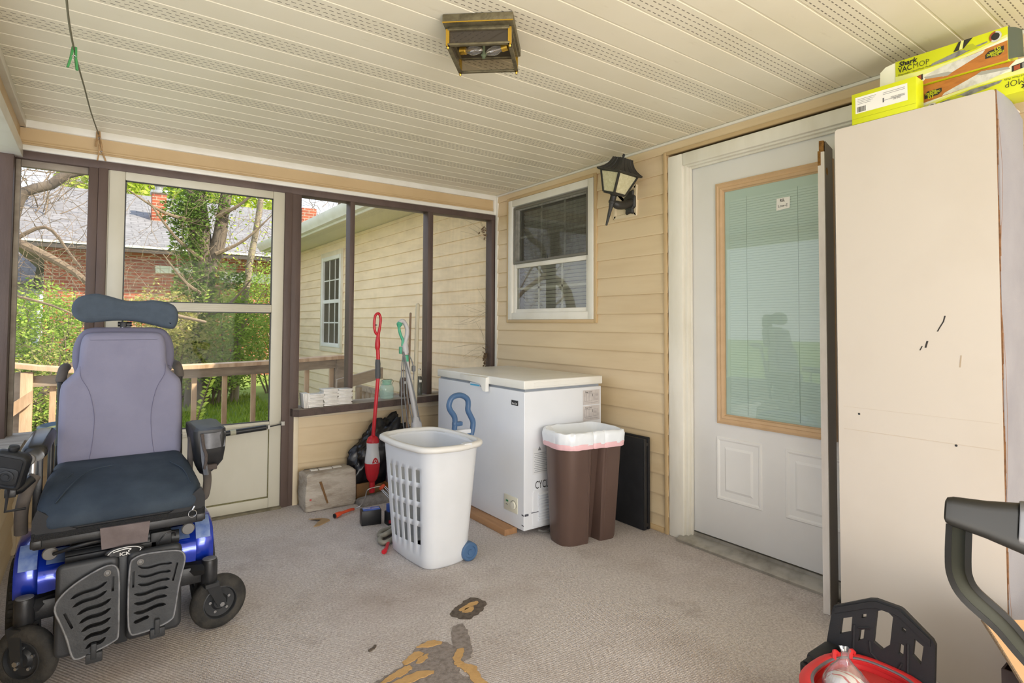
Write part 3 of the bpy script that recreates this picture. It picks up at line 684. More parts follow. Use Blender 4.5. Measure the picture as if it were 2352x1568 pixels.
mb.tube([(-1.2, 7.6, 1.7), (-.8, 7.4, 1.5), (-.35, 7.3, 1.35), (.0, 7.3, 1.15)], [.02, .006], 6, smooth=4)
mb.tube([(-.75, 7.6, 1.95), (-.45, 7.5, 2.15), (-.25, 7.5, 1.9), (-.15, 7.5, 1.75)], [.022, .008], 6, smooth=4)
mb.tube([(-.9, 8.2, -.4), (-.35, 8.2, .55), (-.05, 8.2, .75), (.1, 8.2, .6)], [.06, .045], 8, smooth=4)
twigs(mb, (-.55, 7.6, 2.0), (.7, .3, .8), 190, .7, .0034, rng, .2); twigs(mb, (.5, 7.6, 1.6), (.7, .3, .5), 50, .6, .003, rng, .1); mb.build('branches', M_twig, bt)
# pale thin trunk
pt = thing('slender_tree', 'slender pale barked tree right of the ivy tree in the storm door', 'tree', (2.0, 10.8, -.45))
mb = MB(); mb.tube([(1.9, 10.9, -.45), (1.93, 10.9, .8), (2.02, 10.9, 1.5), (2.10, 10.9, 2.2), (2.22, 10.9, 3.0), (2.35, 10.9, 4.2)], [.075, .045], 10, smooth=3); mb.build('trunk', M_bark2, pt)
mb = MB(); twigs(mb, (2.1, 10.7, 2.5), (.7, .3, .9), 90, .7, .004, rng, .2); mb.build('branches', M_twig, pt)
mb = MB(); leaves(mb, (2.1, 10.7, 2.4), (.9, .3, .9), 320, .03, rng, 0); mb.build('leaf', L_yel, pt, 180, kind='stuff')
def crown_tree(label, x, y, h, blobs, m, seed, bare=0, size=.16):
    r = random.Random(seed); t = thing('leafy_tree' if m else 'bare_tree', label, 'tree', (x, y, -.45))
    mb = MB(); mb.tube([(x, y, -.45), (x + .1, y, h * .5), (x, y, h)], [.25, .08], 8, smooth=3); mb.build('trunk', M_bark, t)
    mb = MB(); twigs(mb, (x, y, h * .8), (1.6, .8, h * .25), bare or 40, 1.6, .018, r, .4); mb.build('branches', M_twig, t)
    if m:
        mb = MB()
        for c, rd, n in blobs: leaves(mb, c, rd, n, size, r, 0)
        mb.build('foliage', m, t, 180)
    return t
crown_tree('yellow green spring tree rising over the roof behind the brown door post', .2, 28, 6.0, [((.1, 28, 6.6), (1.6, .8, 1.9), 2600)], L_yel, 31)
crown_tree('yellow green spring tree behind the brick chimney', 2.4, 30, 6.4, [((1.9, 30, 6.6), (1.9, .8, 1.7), 2600)], L_yel, 32)
crown_tree('yellow green spring tree above the right end of the brick roof', 5.6, 29, 6.0, [((5.0, 29, 6.4), (2.2, .8, 1.6), 2600)], L_yel, 33)
crown_tree('leafless forked tree above the gutter of the beige wing', 9.4, 28, 8.0, [], None, 34, 150)
crown_tree('leafless tree showing sky through the top of the corner screen', -2.6, 18, 5.2, [], None, 35, 200)
# lawn blades
mb = MB(); rng = random.Random(5)
for _ in range(9000):
    x, y = rng.uniform(-1.2, 2.3), rng.uniform(6.6, 11.5); p = V((x, y, -.16)); h = rng.uniform(.04, .12); u = V((rng.uniform(-.05, .05), rng.uniform(-.05, .05), h)); w = V((rng.uniform(-.012, .012), rng.uniform(-.008, .008), 0))
    mb.face([p - w, p + w, p + u])
mb.build('grass', leafmat('grass_blades', '#b6c652', '#6f8c30', '#9db346'), None, 180, kind='stuff')
bk = thing('plastic_tub', 'yellow plastic tub with a dark blue rim outside the corner screen', 'tub', (-.13, 5.4, -.06))
mb = MB(); mb.lathe((-.13, 5.4, -.06), (0, 0, 1), ((.13, 0), (.155, .42), (.16, .49))); mb.build('bucket_wall', mat('faded_yellow_plastic', '#c9bd6a', .5), bk)
mb = MB(); mb.lathe((-.13, 5.4, .40), (0, 0, 1), ((.16, 0), (.205, .02), (.205, .045), (.19, .055), (.16, .03), (.14, -.1), (.02, -.1))); mb.build('rim', mat('dark_blue_plastic', '#2d5063', .4), bk)
# ================================================================== power wheelchair (local frame: x across, y away from the viewer)
WX, WY = .09, 2.75
WCM = Matrix.Translation((WX, WY, 0))
M_lav = mat('lavender_grey_fabric', '#807f93', .85, dark='#6c6b80', var=.5, vs=5, bump=.12, bsc=420)
M_seam = mat('seam_thread', '#66647c', .9)
M_lav2 = mat('lavender_grey_fabric_edge', '#706f83', .85, dark='#5e5d72', var=.5, vs=5, bump=.12, bsc=420)
M_head = mat('slate_foam_fabric', '#48535f', .92, dark='#3c4650', var=.5, vs=30, bump=.2, bsc=500)
M_navy = mat('worn_navy_stretch_cover', '#26323f', .85, dark='#46525d', var=.45, vs=7, bump=.15, bsc=350)
M_vinyl = mat('black_vinyl', '#15161a', .7, dark='#26272b', var=.5, vs=9, bump=.1, bsc=120)
M_meshf = mat('black_spacer_mesh', '#1d1e20', .8, bump=.9, bsc=260)
M_frame = mat('black_powder_coat', '#191a1c', .42, dark='#35363a', var=.6, vs=16, bump=.06, bsc=200)
M_steel = mat('chromed_steel', '#b9bcc0', .22, metal=.9)
M_blue = NT('metallic_blue_paint'); b_ = M_blue.bsdf('#1437b4', .22, .35, .6); b_.inputs['Coat Weight'].default_value = .8; M_blue = M_blue.m
M_scuff = mat('scuffed_clear_film', '#7f95c2', .4, dark='#4463ad', var=.8, vs=30)
M_tyre = mat('black_rubber', '#232322', .85, dark='#4a4640', var=.7, vs=14, bump=.35, bsc=90)
M_foot = mat('grey_cast_footplate', '#27292c', .6, dark='#3d3f42', var=.6, vs=24, bump=.15, bsc=150)
M_footrim = mat('scuffed_plate_edge', '#77787b', .6, dark='#454649', var=.7, vs=40)
M_shroud = mat('dark_grey_shroud', '#25272a', .5, dark='#34363a', var=.5, vs=8, bump=.05, bsc=250)
M_leath = mat('grey_brown_leather', '#6d6261', .7, dark='#544947', var=.8, vs=14, bump=.15, bsc=120)
M_tape = mat('grey_duct_tape', '#6f7176', .45, dark='#4c4d51', var=.7, vs=25)
M_cap = mat('grey_plastic_cap', '#6e6c6a', .5)
M_foamg = mat('grey_foam_sleeve', '#5f5853', .9, dark='#453f3b', var=.7, vs=15)
WCH = thing('power_wheelchair', 'blue and black power wheelchair with lavender backrest in front of the storm door', 'wheelchair', (WX, WY, 0))
def wm(): return MB(M=WCM)
sym = lambda pts: pts + [(-x, z) for x, z in reversed(pts) if x > 1e-6]
# backrest: leans back slightly; y as a function of z
lean = lambda z: .175 + (z - .62) * .17
def bk_(dx, sh): return lambda u, v, d: V((u + dx, lean(v) - d + sh, v))
out_s = curve2(sym([(.0, .985), (.155, .985), (.172, 1.0), (.180, 1.05), (.174, 1.11), (.150, 1.158), (.115, 1.174), (.06, 1.176)]) , 4)
mb = wm(); pad(mb, out_s, puff(.02, .055), bk_(.008, .055), True); sh_ = mb.build('upper_back_shell', M_lav2, WCH, 60)
out_c = curve2(sym([(.0, .615), (.14, .615), (.195, .63), (.207, .66), (.209, .80), (.207, .93), (.19, .965), (.163, .995), (.152, 1.03), (.149, 1.09), (.140, 1.135), (.118, 1.152), (.06, 1.156)]), 4)
mb = wm(); pad(mb, out_c, puff(.024, .075), bk_(.003, .015), True); bc = mb.build('back_cushion', M_lav, WCH, 60)
for s in (-1, 1):
    mb = wm(); mb.tube([V((.003 + s * x, lean(z) - .0615 - .0, z)) for x, z in ((.147, 1.02), (.142, .975), (.115, .92), (.098, .84), (.096, .77), (.104, .68), (.112, .645))], .0010, 5, smooth=4)
    mb.build('seam', M_seam, bc)
# headrest
hp = [(-.158, 1.30), (-.105, 1.318), (-.065, 1.313), (.008, 1.292), (.065, 1.292), (.106, 1.297), (.165, 1.285), (.192, 1.262), (.200, 1.22), (.190, 1.178), (.165, 1.170), (.09, 1.190), (.03, 1.203), (-.04, 1.204), (-.127, 1.196), (-.168, 1.218), (-.178, 1.258)]
hp = curve2(hp, 4)
curv = lambda u: -.55 * (u - .01) ** 2 * 1.6
mb = wm(); pad(mb, hp, puff(.022, .06), lambda u, v, d: V((u, .33 - d + curv(u), v))); mb.build('headrest', M_head, WCH, 60)
mb = wm(); mb.box((-.012, .315, 1.08), (.012, .345, 1.20), .004); mb.cyl((-.02, .33, 1.19), (.03, .33, 1.19), .011); mb.cyl((.018, .31, 1.175), (.018, .36, 1.175), .009); mb.build('headrest_bracket', M_frame, WCH)
mb = wm(); mb.cyl((-.004, .30, 1.168), (-.004, .312, 1.168), .009); mb.cyl((-.016, .318, 1.12), (-.016, .318, 1.17), .004); mb.build('headrest_bolt', M_steel, WCH)
# back posts with push handles
for s, x in ((-1, -.205), (1, .212)):
    mb = wm(); mb.tube([(x, .21, .50), (x, .235, .66), (x, .285, .90), (x + .002 * s, .30, .955), (x - .004 * s, .325, .985), (x - .008 * s, .39, .99)], .0125, 12, smooth=4); p_ = mb.build('push_handle', M_frame, WCH)
    mb = wm(); mb.tube([(x + .002 * s, .297, .950), (x - .002 * s, .308, .985), (x - .006 * s, .34, 1.004), (x - .010 * s, .41, 1.004)], [.0165, .019, .019, .018], 12, smooth=4); mb.build('grip', M_foamg, p_)
    mb = wm(); mb.box((x - .009, .20, .60), (x + .009, .235, .71), .004); mb.box((x - .006, .225, .70), (x + .006, .265, .86), .003); mb.build('back_bracket', M_frame, WCH)
# seat: rings along y
def ring(y, w, z0, z1, r, cx=0.0, sag=0):
    q = rrect(2 * w, z1 - z0, r, 6)
    return [V((cx + a, y, (z0 + z1) / 2 + b + (sag * (abs(a) / w) ** 2 if b > 0 else 0))) for a, b in q]
mb = wm(); mb.skin([ring(.20, .185, .58, .625, .02), ring(.185, .205, .565, .645, .03), ring(.13, .218, .555, .655, .04), ring(.0, .230, .55, .652, .045, 0, -.006), ring(-.12, .238, .545, .637, .045, 0, -.012), ring(-.21, .241, .54, .615, .036, 0, -.012), ring(-.265, .238, .522, .592, .03, 0, -.012), ring(-.295, .222, .516, .566, .024), ring(-.305, .20, .524, .55, .012)])
seat = mb.build('seat_cushion', M_navy, WCH, 70)
mb = wm(); mb.tube([(-.19, -.25, .592), (-.15, -.16, .628), (-.10, -.06, .6485), (-.03, -.03, .652)], .0028, 6, smooth=4); mb.tube([(-.22, -.20, .585), (-.19, -.12, .622), (-.15, -.05, .645)], .0025, 6, smooth=4); mb.tube([(.205, -.24, .595), (.19, -.14, .628), (.15, -.06, .648)], .0026, 6, smooth=4); mb.build('cover_crease', M_navy, seat, 90)
mb = wm(); q = [(x, -.298 + .0 * i, z) for i, (x, z) in enumerate(((0, 0),))]
mb.skin([[V((x, y, z)) for x, z in rrect(2 * w, .045, .012, 4, 0, zc)] for y, w, zc in ((-.295, .238, .527), (-.10, .243, .532), (.19, .215, .54))]); sb_ = mb.build('cushion_base', M_vinyl, WCH, 60)
for s in (-1, 1):
    mb = wm(); mb.skin([[V((s * x, y, z)) for x, y, z in t_] for t_ in ([(.246, -.300, .505), (.246, -.300, .555), (.234, -.292, .588), (.16, -.302, .527), (.13, -.303, .51)], [(.225, -.25, .505), (.225, -.25, .55), (.22, -.25, .565), (.16, -.25, .527), (.13, -.25, .51)])]); mb.build('corner_gusset', M_vinyl, sb_, 60)
mb = wm(); mb.box((-.247, -.303, .488), (.247, -.285, .512), .006); mb.box((-.247, -.303, .488), (-.236, .1, .515), .004); mb.box((.236, -.303, .488), (.247, .1, .515), .004); mb.build('mesh_band', M_meshf, sb_)
mb = wm(); mb.tube([V((.205 + .013 * math.cos(a), -.308, .497 + .013 * math.sin(a))) for a in (i * .35 for i in range(18))], .0016, 6, closed=True); mb.cyl((.205, -.307, .511), (.212, -.307, .524), .004); mb.build('zip_ring', M_steel, sb_)
mb = wm(); mb.box((-.245, -.285, .455), (.245, .22, .489), .006); mb.box((-.25, -.29, .462), (-.22, .25, .489), .004); mb.box((.22, -.29, .462), (.25, .25, .489), .004); mb.build('seat_frame', M_frame, WCH)
mb = wm(); mb.skin([[V((x, y, z)) for x, z in ((-.068, .500), (.075, .497), (.068, .428), (-.062, .428))] for y in (-.312, -.300)]); mb.build('calf_pad', M_leath, WCH)
# base and drive
mb = wm(); mb.box((-.19, -.17, .10), (.19, .36, .36), .02); mb.box((-.15, -.22, .30), (.15, -.10, .42), .012); mb.box((-.10, -.05, .36), (.10, .20, .46), .01); mb.build('power_base', M_frame, WCH)
mb = wm()
for x, z, r in ((-.09, .40, .020), (.10, .405, .024), (.05, .425, .018)): mb.cyl((x - .07, -.24, z), (x + .07, -.24, z), r)
mb.box((.08, -.27, .385), (.145, -.23, .44), .004); mb.box((-.16, -.27, .385), (.10, -.22, .41), .003)
mb.build('actuator', M_shroud, WCH)
mb = wm(); mb.tube([(-.19, -.27, .43), (-.12, -.30, .452), (-.04, -.28, .45), (.03, -.26, .44)], .006, 8, smooth=5); mb.tube([(.10, -.30, .41), (.12, -.31, .44), (.15, -.30, .442), (.155, -.28, .42)], .0025, 6, smooth=5); mb.build('cable', M_black, WCH)
for s in (-1, 1):
    prof_o = [(-.145, .262), (-.15, .30), (-.148, .345), (-.13, .385), (-.09, .408), (-.03, .418), (.10, .415), (.24, .39), (.30, .34), (.285, .335), (.22, .37), (.10, .39), (-.02, .392), (-.075, .38), (-.105, .355), (-.118, .31), (-.118, .262)]
    mb = wm(); mb.skin([[V((s * x, y, z - (.004 if x in (.228, .300) else 0))) for y, z in inset(prof_o, .004 if x in (.228, .300) else 0)] for x in (.228, .234, .292, .300)]); fo = mb.build('fender', M_blue, WCH, 50)
    prof_i = [(-.20, .29), (-.212, .34), (-.19, .378), (-.12, .40), (.05, .405), (.05, .38), (-.12, .37), (-.16, .33), (-.17, .29)]
    mb = wm(); mb.skin([[V((s * x, y, z - (.024 if x < .16 else 0) - (.006 if x > .2 else 0))) for y, z in prof_i] for x in (.135, .145, .17, .215, .232)]); mb.build('inner_fender', M_blue, fo, 50)
    mb = wm(); mb.skin([[V((s * x, y, z)) for y, z in ((-.150, .352), (-.132, .388), (-.092, .411), (-.07, .415), (-.07, .416), (-.092, .4125), (-.134, .389), (-.1515, .352))] for x in (.238, .288)]); mb.skin([[V((s * x, y, z)) for y, z in ((-.195, .375), (-.12, .4005), (-.12, .4025), (-.197, .3765))] for x in (.15, .212)]); mb.build('scuffed_film', M_scuff, fo)
    mb = wm(); mb.lathe((s * .20, -.235, .425), (0, -1, 0), ((.0, 0), (.020, 0), (.022, .006), (.019, .012), (.0, .013))); mb.cyl((s * .20, -.23, .425), (s * .20, -.10, .425), .012); mb.build('round_cap', M_cap, WCH)
    # drive wheel
    wx_ = s * .292
    mb = wm(); mb.lathe((wx_ - s * .032, .10, .168), (s, 0, 0), ((.10, 0), (.150, .0), (.163, .012), (.168, .032), (.163, .052), (.150, .064), (.10, .064), (.10, 0)), 36, cap=False)
    dw = mb.build('drive_wheel', M_tyre, WCH, 60)
    mb = wm()
    for k in range(36):
        a = 2 * PI * k / 36; M_ = Matrix.Translation((wx_, .10, .168)) @ Matrix.Rotation(a, 4, 'X')
        mb.box((-.026, -.006, .164), (.026, .006, .1715), .002, 1, M_)
    mb.build('tread', M_tyre, dw)
    mb = wm(); mb.lathe((wx_ - s * .025, .10, .168), (s, 0, 0), ((.0, 0), (.10, 0), (.10, .045), (.06, .05), (.03, .055), (0, .055))); mb.build('wheel_hub', M_frame, dw)
    # caster arm, stem, fork, wheel
    mb = wm(); mb.tube([(s * .12, -.10, .22), (s * .20, -.16, .245), (s * .272, -.20, .25)], [.032, .030, .028], 8); mb.box((s * .14, -.20, .195), (s * .27, -.15, .262), .01); mb.build('caster_arm', M_frame, WCH)
    sx_ = s * .272 + .008
    mb = wm(); mb.lathe((sx_, -.20, .195), (0, 0, 1), ((.0, 0), (.026, 0), (.028, .01), (.028, .075), (.026, .085), (.020, .089), (0, .09))); stem_ = mb.build('caster_stem', M_frame, WCH)
    mb = wm(); mb.lathe((sx_, -.20, .2835), (0, 0, 1), ((.024, -.003), (.0245, 0), (.017, .002), (0, .0022))); mb.build('stem_cap', M_footrim, stem_)
    if s > 0: c_, ax = V((.318, -.175, .101)), V((.16, -1, 0)).normalized()
    else: c_, ax = V((-.252, -.235, .101)), V((-.62, -.80, 0)).normalized()
    mb = wm(); mb.lathe(c_ - ax * .024, ax, ((.05, 0), (.082, 0), (.095, .006), (.101, .016), (.1015, .024), (.101, .032), (.095, .042), (.082, .048), (.066, .046), (.058, .044), (.05, 0)), 40, cap=False); cw = mb.build('caster_wheel', M_tyre, WCH, 60)
    mb = wm(); mb.lathe(c_ - ax * .02, ax, ((.0, 0), (.06, 0), (.062, .042), (.058, .043), (.054, .032), (.03, .030), (.022, .040), (.0, .040)), 30); mb.build('caster_hub', M_shroud, cw)
    mb = wm(); u_ = ax.orthogonal().normalized(); w_ = ax.cross(u_)
    for k in range(5):
        a = 2 * PI * k / 5 + .3; p_ = c_ + ax * .012 + (u_ * math.cos(a) + w_ * math.sin(a)) * .036; mb = wm(); mb.cyl(p_, p_ + ax * .007, .0055, n=6); mb.build('hub_bolt', M_steel, cw)
    mb = wm(); mb.cyl(c_ + ax * .036, c_ + ax * .045, .009, n=6); mb.build('hub_bolt', M_steel, cw)
    top = V((sx_, -.20, .195)); f1 = c_ + ax * .034; side = (c_ - top); side.z = 0
    tx = V((-ax.y, ax.x, 0)).normalized()
    mb = wm()
    for o_s in (.036, -.036):
        a_ = top + ax * o_s + V((0, 0, -.004)); b_2 = c_ + ax * o_s
        mb.skin([[p + tx * k + ax * j for k, j in ((-wd, -.004), (wd, -.004), (wd, .004), (-wd, .004))] for p, wd in ((a_, .024), (a_.lerp(b_2, .5), .019), (b_2 + (b_2 - a_).normalized() * .012, .016))])
    mb.skin([[top + ax * j + tx * k + V((0, 0, z)) for j, k in ((-.04, -.024), (.04, -.024), (.04, .024), (-.04, .024))] for z in (-.012, .002)]); mb.build('caster_fork', M_shroud, WCH)
# shroud plates and footplates
def shroud(x0, x1):
    q = rrect(x1 - x0, .29, .02, 4, (x0 + x1) / 2, .262)
    mb = wm(); pad(mb, q, ((0, 0), (0, .012), (.004, .018), (.012, .020)), lambda u, v, d: V((u, -.318 - d + (.400 - v) * -.05, v))); return mb.build('front_shroud', M_shroud, WCH, 50)
shroud(-.180, -.012); shroud(.010, .172)
mb = wm(); mb.box((-.02, -.318, .10), (.018, -.298, .425), .006); mb.build('center_spine', M_shroud, WCH)
mb = wm(); q = [(.052 * math.cos(a), .016 * math.sin(a)) for a in (2 * PI * i / 24 for i in range(24))]
mb.skin([[V((x * k + .002, -.324 - d, .415 + z * k)) for x, z in q] for k, d in ((1.1, 0), (1.06, .006), (.98, .008))]); bg_ = mb.build('badge', M_black, WCH)
M_wtext = mat('white_lettering', '#e8e8e6', .5)
mb = wm(); mb.tube([(-.045, -.334, .412), (-.03, -.334, .424), (0.0, -.334, .4285), (.03, -.334, .426), (.048, -.334, .417), (.045, -.334, .409)], .0012, 5, smooth=4); mb.tube([(-.03, -.334, .418), (.0, -.334, .423), (.02, -.334, .421), (.012, -.334, .415)], .0016, 5, smooth=4); mb.build('badge_swoosh', M_wtext, bg_)
text('ICK', .011, (WX - .013, WY - .3335, .4025), (1, 0, 0), (0, 0, 1), M_wtext, 'lettering', bg_, bold=.015, width=.030)
def slot(x0, x1, z, tilt, amp, h):
    n = 10; up, lo = [], []
    for i in range(n + 1):
        t = i / n; x = x0 + (x1 - x0) * t; zz = z + tilt * (t - .5) + amp * math.sin(2 * PI * t); e = math.sqrt(max(0, 1 - (2 * t - 1) ** 8)) * h / 2
        up.append((x, zz + max(e, .0008))); lo.append((x, zz - max(e, .0008)))
    return lo + up[::-1]
def footplate(outl, slots, dy, nm):
    o_c = curve2(outl, 3)
    f = lambda u, v, d: V((u, -.352 - dy - d + (.40 - v) * -.13, v))
    mb = wm(); mb.plate(o_c, slots, f, .012); fp = mb.build('footplate', M_foot, WCH, 30)
    mb = wm(); mb.tube([f(u, v, .012) for u, v in o_c], .0032, 6, closed=True); mb.build('plate_rim', M_footrim, fp)
    mb = wm(); u, v = nm; mb.lathe(f(u, v, .012), (0, -1, .13), ((.0, 0), (.0095, 0), (.010, .003), (.006, .005), (.005, .002), (0, .002))); mb.build('plate_screw', M_cap, fp)
    return fp
zs = [.352, .325, .298, .270, .242, .214, .186]
oL = [(-.178, .285), (-.168, .318), (-.13, .352), (-.07, .382), (-.035, .388), (-.018, .372), (-.013, .33), (-.012, .25), (-.012, .17), (-.022, .150), (-.08, .132), (-.118, .125), (-.132, .140), (-.145, .19), (-.162, .24)]
sL = [slot(-.140 + i * .006 + (0.0 if i < 2 else .006), -.045 + (.012 if 1 < i < 6 else 0), z - .028, .030 - .002 * i, .004, .0125) for i, z in enumerate(zs)] + [[(-.033, .352), (-.026, .352), (-.026, .305), (-.033, .305)], [(-.157, .268), (-.151, .272), (-.130, .222), (-.136, .218)]]
f1 = footplate(oL, sL, 0, (-.045, .366))
oR = [(.018, .375), (.028, .392), (.055, .400), (.10, .398), (.15, .392), (.172, .380), (.178, .355), (.168, .31), (.158, .26), (.148, .19), (.138, .168), (.10, .155), (.04, .150), (.022, .158), (.015, .20), (.014, .30)]
sR = [slot(.040 - (.010 if i > 2 else 0), .140 - i * .0035 - (.045 if i == 6 else 0), z + .006, -.012 + .003 * i, -.004 if i < 6 else -.001, .0125) for i, z in enumerate(zs)] + [[(.024, .352), (.030, .352), (.030, .300), (.024, .300)], [(.152, .352), (.158, .350), (.145, .292), (.139, .294)]]
f2 = footplate(oR, sR, -.006, (.046, .378))
for fp, x, z in ((f1, -.075, .118), (f2, .098, .142)):
    mb = wm(); yb_ = -.352 - (.40 - z) * .13; mb.box((x - .022, yb_ - .018, z - .018), (x + .022, yb_ + .016, z + .014), .004); mb.box((x - .009, yb_ - .022, z - .005), (x + .006, yb_ - .008, z + .045), .003); mb.build('plate_hinge', M_foot, fp)
# left armrest with joystick
mb = wm(); mb.skin([[V((x, y, z)) for x, z in rrect(w_, .046, .02, 6, -.253 + dx, zc)] for y, dx, zc, w_ in ((-.125, -.004, .738, .058), (-.11, -.003, .746, .074), (.10, .010, .770, .074), (.13, .012, .770, .06))]); ap = mb.build('armrest_pad', mat('glossy_black_vinyl', '#242424', .22, dark='#1a1a1a', var=.6, vs=10), WCH, 60, label='glossy black armrest pad beside the joystick')
mb = wm(); mb.box((-.262, -.06, .42), (-.236, -.03, .735), .005); mb.tube([(-.245, -.045, .735), (-.25, .02, .758), (-.25, .10, .765)], .012, 10, smooth=3); mb.cyl((-.22, .05, .50), (-.22, .05, .75), .009); mb.build('armrest_post', M_frame, WCH)
mb = wm(); mb.cyl((-.262, -.09, .665), (-.262, -.09, .742), .017); mb.cyl((-.300, -.13, .635), (-.295, -.12, .72), .010); mb.build('joystick_arm', M_steel, WCH)
mb = wm(); mb.lathe((-.272, -.135, .725), (.1, -1, .2), ((0, 0), (.019, 0), (.021, .006), (.018, .012), (0, .014))); mb.build('clamp_knob', M_cap, WCH)
mb = wm(); mb.tube([(-.255, -.10, .66), (-.272, -.12, .62), (-.285, -.12, .55), (-.285, -.11, .47)], .019, 12, smooth=4); mb.build('foam_tube', M_foamg, WCH)
jm = WCM @ Matrix.Translation((-.305, -.225, .724)) @ Matrix.Scale(1.16, 4) @ Matrix.Rotation(.30, 4, 'Y') @ Matrix.Rotation(-.25, 4, 'Z') @ Matrix.Rotation(.30, 4, 'X')
mb = MB(M=jm); pad(mb, rrect(.088, .108, .02, 5), ((.006, 0), (0, .008), (0, .026), (.004, .032), (.010, .033), (.014, .028)), lambda u, v, d: V((u, -d, v))); js = mb.build('joystick_pod', M_black, WCH, 40)
mb = MB(M=jm); pad(mb, rrect(.05, .048, .012, 4, .004, -.014), ((0, .027), (0, .030), (.003, .031)), lambda u, v, d: V((u, -d, v))); mb.lathe((.004, -.031, -.014), (0, -1, 0), ((.018, 0), (.018, .003), (.014, .004), (.013, .001), (.008, .001), (.007, .004), (0, .004))); mb.build('joystick_button', M_shroud, js)
mb = MB(M=jm); mb.lathe((-.005, -.008, .052), (0, 0, 1), ((.010, 0), (.013, .006), (.012, .014), (0, .016))); mb.build('joystick_knob', M_black, js)
mb = wm(); mb.tube([(-.31, -.22, .665), (-.315, -.20, .63), (-.32, -.20, .575), (-.27, -.18, .572)], .0045, 7); mb.build('wire_bracket', M_frame, WCH)
mb = wm(); mb.tube([(-.318, -.16, .628), (-.29, -.15, .632), (-.262, -.12, .655)], .016, 10); mb.box((-.325, -.19, .615), (-.295, -.14, .645), .004); mb.build('joystick_mount', M_frame, WCH)
# right armrest: torn pad wrapped in tape
mb = wm(); rg = []
for z, x0, x1, y0, y1 in ((.768, .24, .335, -.08, .16), (.762, .228, .345, -.10, .18), (.735, .228, .347, -.105, .18), (.68, .236, .345, -.10, .15), (.635, .242, .340, -.09, .10), (.60, .250, .318, -.07, .05), (.575, .262, .295, -.05, .02)):
    rg.append([V((x, y, z + RND.uniform(-.004, .004))) for x, y in rrect(x1 - x0, y1 - y0, .018, 3, (x0 + x1) / 2, (y0 + y1) / 2)])
mb.skin(rg); ar = mb.build('torn_armrest', M_black, WCH, 50, label='torn right armrest with hanging grey vinyl')
mb = wm(); mb.skin([[V((x, -.110 - .012 * math.sin((x - .255) * 55), z)) for x in (.255, .27, .285, .30, .315, .33, .342)] for z in (.752, .735, .705, .69)], close=False); mb.skin([[V((x + s * .008, -.112 + .006 * math.cos(x * 300), z)) for x in (.250, .256, .262, .268)] for s, z in ((0, .74), (.2, .70), (.9, .64), (2.0, .585))], close=False); mb.build('torn_vinyl', M_tape, ar, 70)
mb = wm(); mb.tube([(.255, -.118, .752), (.262, -.12, .70), (.272, -.118, .66), (.268, -.11, .61)], .006, 7, smooth=4); mb.box((.272, -.10, .600), (.315, -.06, .622), .004); mb.build('armrest_foam', mat('torn_foam', '#4c4440', .9, bump=.5, bsc=80), ar)
mb = wm(); mb.tube([(.282, -.05, .60), (.286, -.06, .55), (.280, -.05, .49), (.27, .0, .47)], .016, 10, smooth=4); mb.box((.225, .02, .47), (.243, .06, .72), .004); mb.build('armrest_tube', M_foamg, WCH)
# ================================================================== far corner: freezer, hamper, bin, mops
M_enam = mat('white_enamel', '#e1e4e9', .36, dark='#d5d9de', var=.4, vs=3)
M_lid = mat('aged_white_lid', '#e8e7e1', .35, dark='#dbd8c8', var=.6, vs=4)
fz = thing('chest_freezer', 'white chest freezer on a board in the corner under the window', 'freezer', (2.24, 3.12, 0))
x0, x1, y0, y1 = 1.94, 2.54, 2.615, 3.637
mb = MB(); mb.box((x0, y0, .035), (x1, y1, .812), .006, 3); bd = mb.build('freezer_body', M_enam, fz)
mb = MB(); mb.box((x0 + .012, y0 + .012, .81), (x1 - .012, y1 - .012, .83)); mb.build('lid_gasket', mat('grey_gasket', '#8f959d', .6), fz)
mb = MB(); mb.box((x0 - .006, y0 - .006, .826), (x1 + .006, y1 + .006, .876), .007, 3); ld = mb.build('freezer_lid', M_lid, fz)
mb = MB(); pad(mb, [(x0 + .06, .838), (x1 - .10, .838), (x1 - .10, .862), (x0 + .06, .862)], ((0, 0), (.002, .002)), lambda u, v, d: V((u, y0 - .006 - d, v))); mb.build('lid_panel', M_lid, ld)
mb = MB(); mb.skin([[V((x0 - a, y, z)) for a, z in pr_] for y, pr_ in ((3.31, ((.006, .842), (.012, .842), (.012, .868), (.006, .868))), (3.22, ((.006, .832), (.030, .836), (.030, .866), (.006, .870))), (3.03, ((.006, .824), (.034, .826), (.032, .868), (.006, .872))), (3.00, ((.006, .785), (.034, .785), (.032, .868), (.006, .872))), (2.975, ((.006, .782), (.030, .782), (.028, .866), (.006, .870))))]); mb.build('lid_handle', M_lid, ld)
mb = MB(); mb.box((x0 - .003, 3.06, .80), (x0 - .0005, 3.20, .822)); mb.build('latch_plate', mat('pale_blue_plate', '#dbe5ee', .4), fz)
mb = MB(); mb.box((x0 - .004, 3.085, .803), (x0 - .0028, 3.195, .812)); mb.build('blue_stripe', mat('cyan_sticker', '#4fb4dc', .5), fz)
mb = MB(); mb.lathe((x0 - .003, 3.065, .808), (-1, 0, 0), ((0, 0), (.007, 0), (.007, .003), (0, .003)), 14); mb.build('key_lock', mat('navy_lock', '#33465e', .4), fz)
mb = MB(); mb.box((x0 - .004, 2.673, .728), (x0 - .0005, 2.737, .757), .0015); bd_ = mb.build('name_badge', M_black, fz)
text('Magic Chef', .011, (x0 - .0042, 2.728, .734), (0, -1, 0), (0, 0, 1), M_wtext, 'lettering', bd_, width=.05, bold=.02)
mb = MB(); mb.box((x0 - .004, 2.672, .115), (x0 - .0005, 2.805, .205), .003); cp = mb.build('control_panel', mat('ivory_plastic', '#e5e2cf', .45), fz)
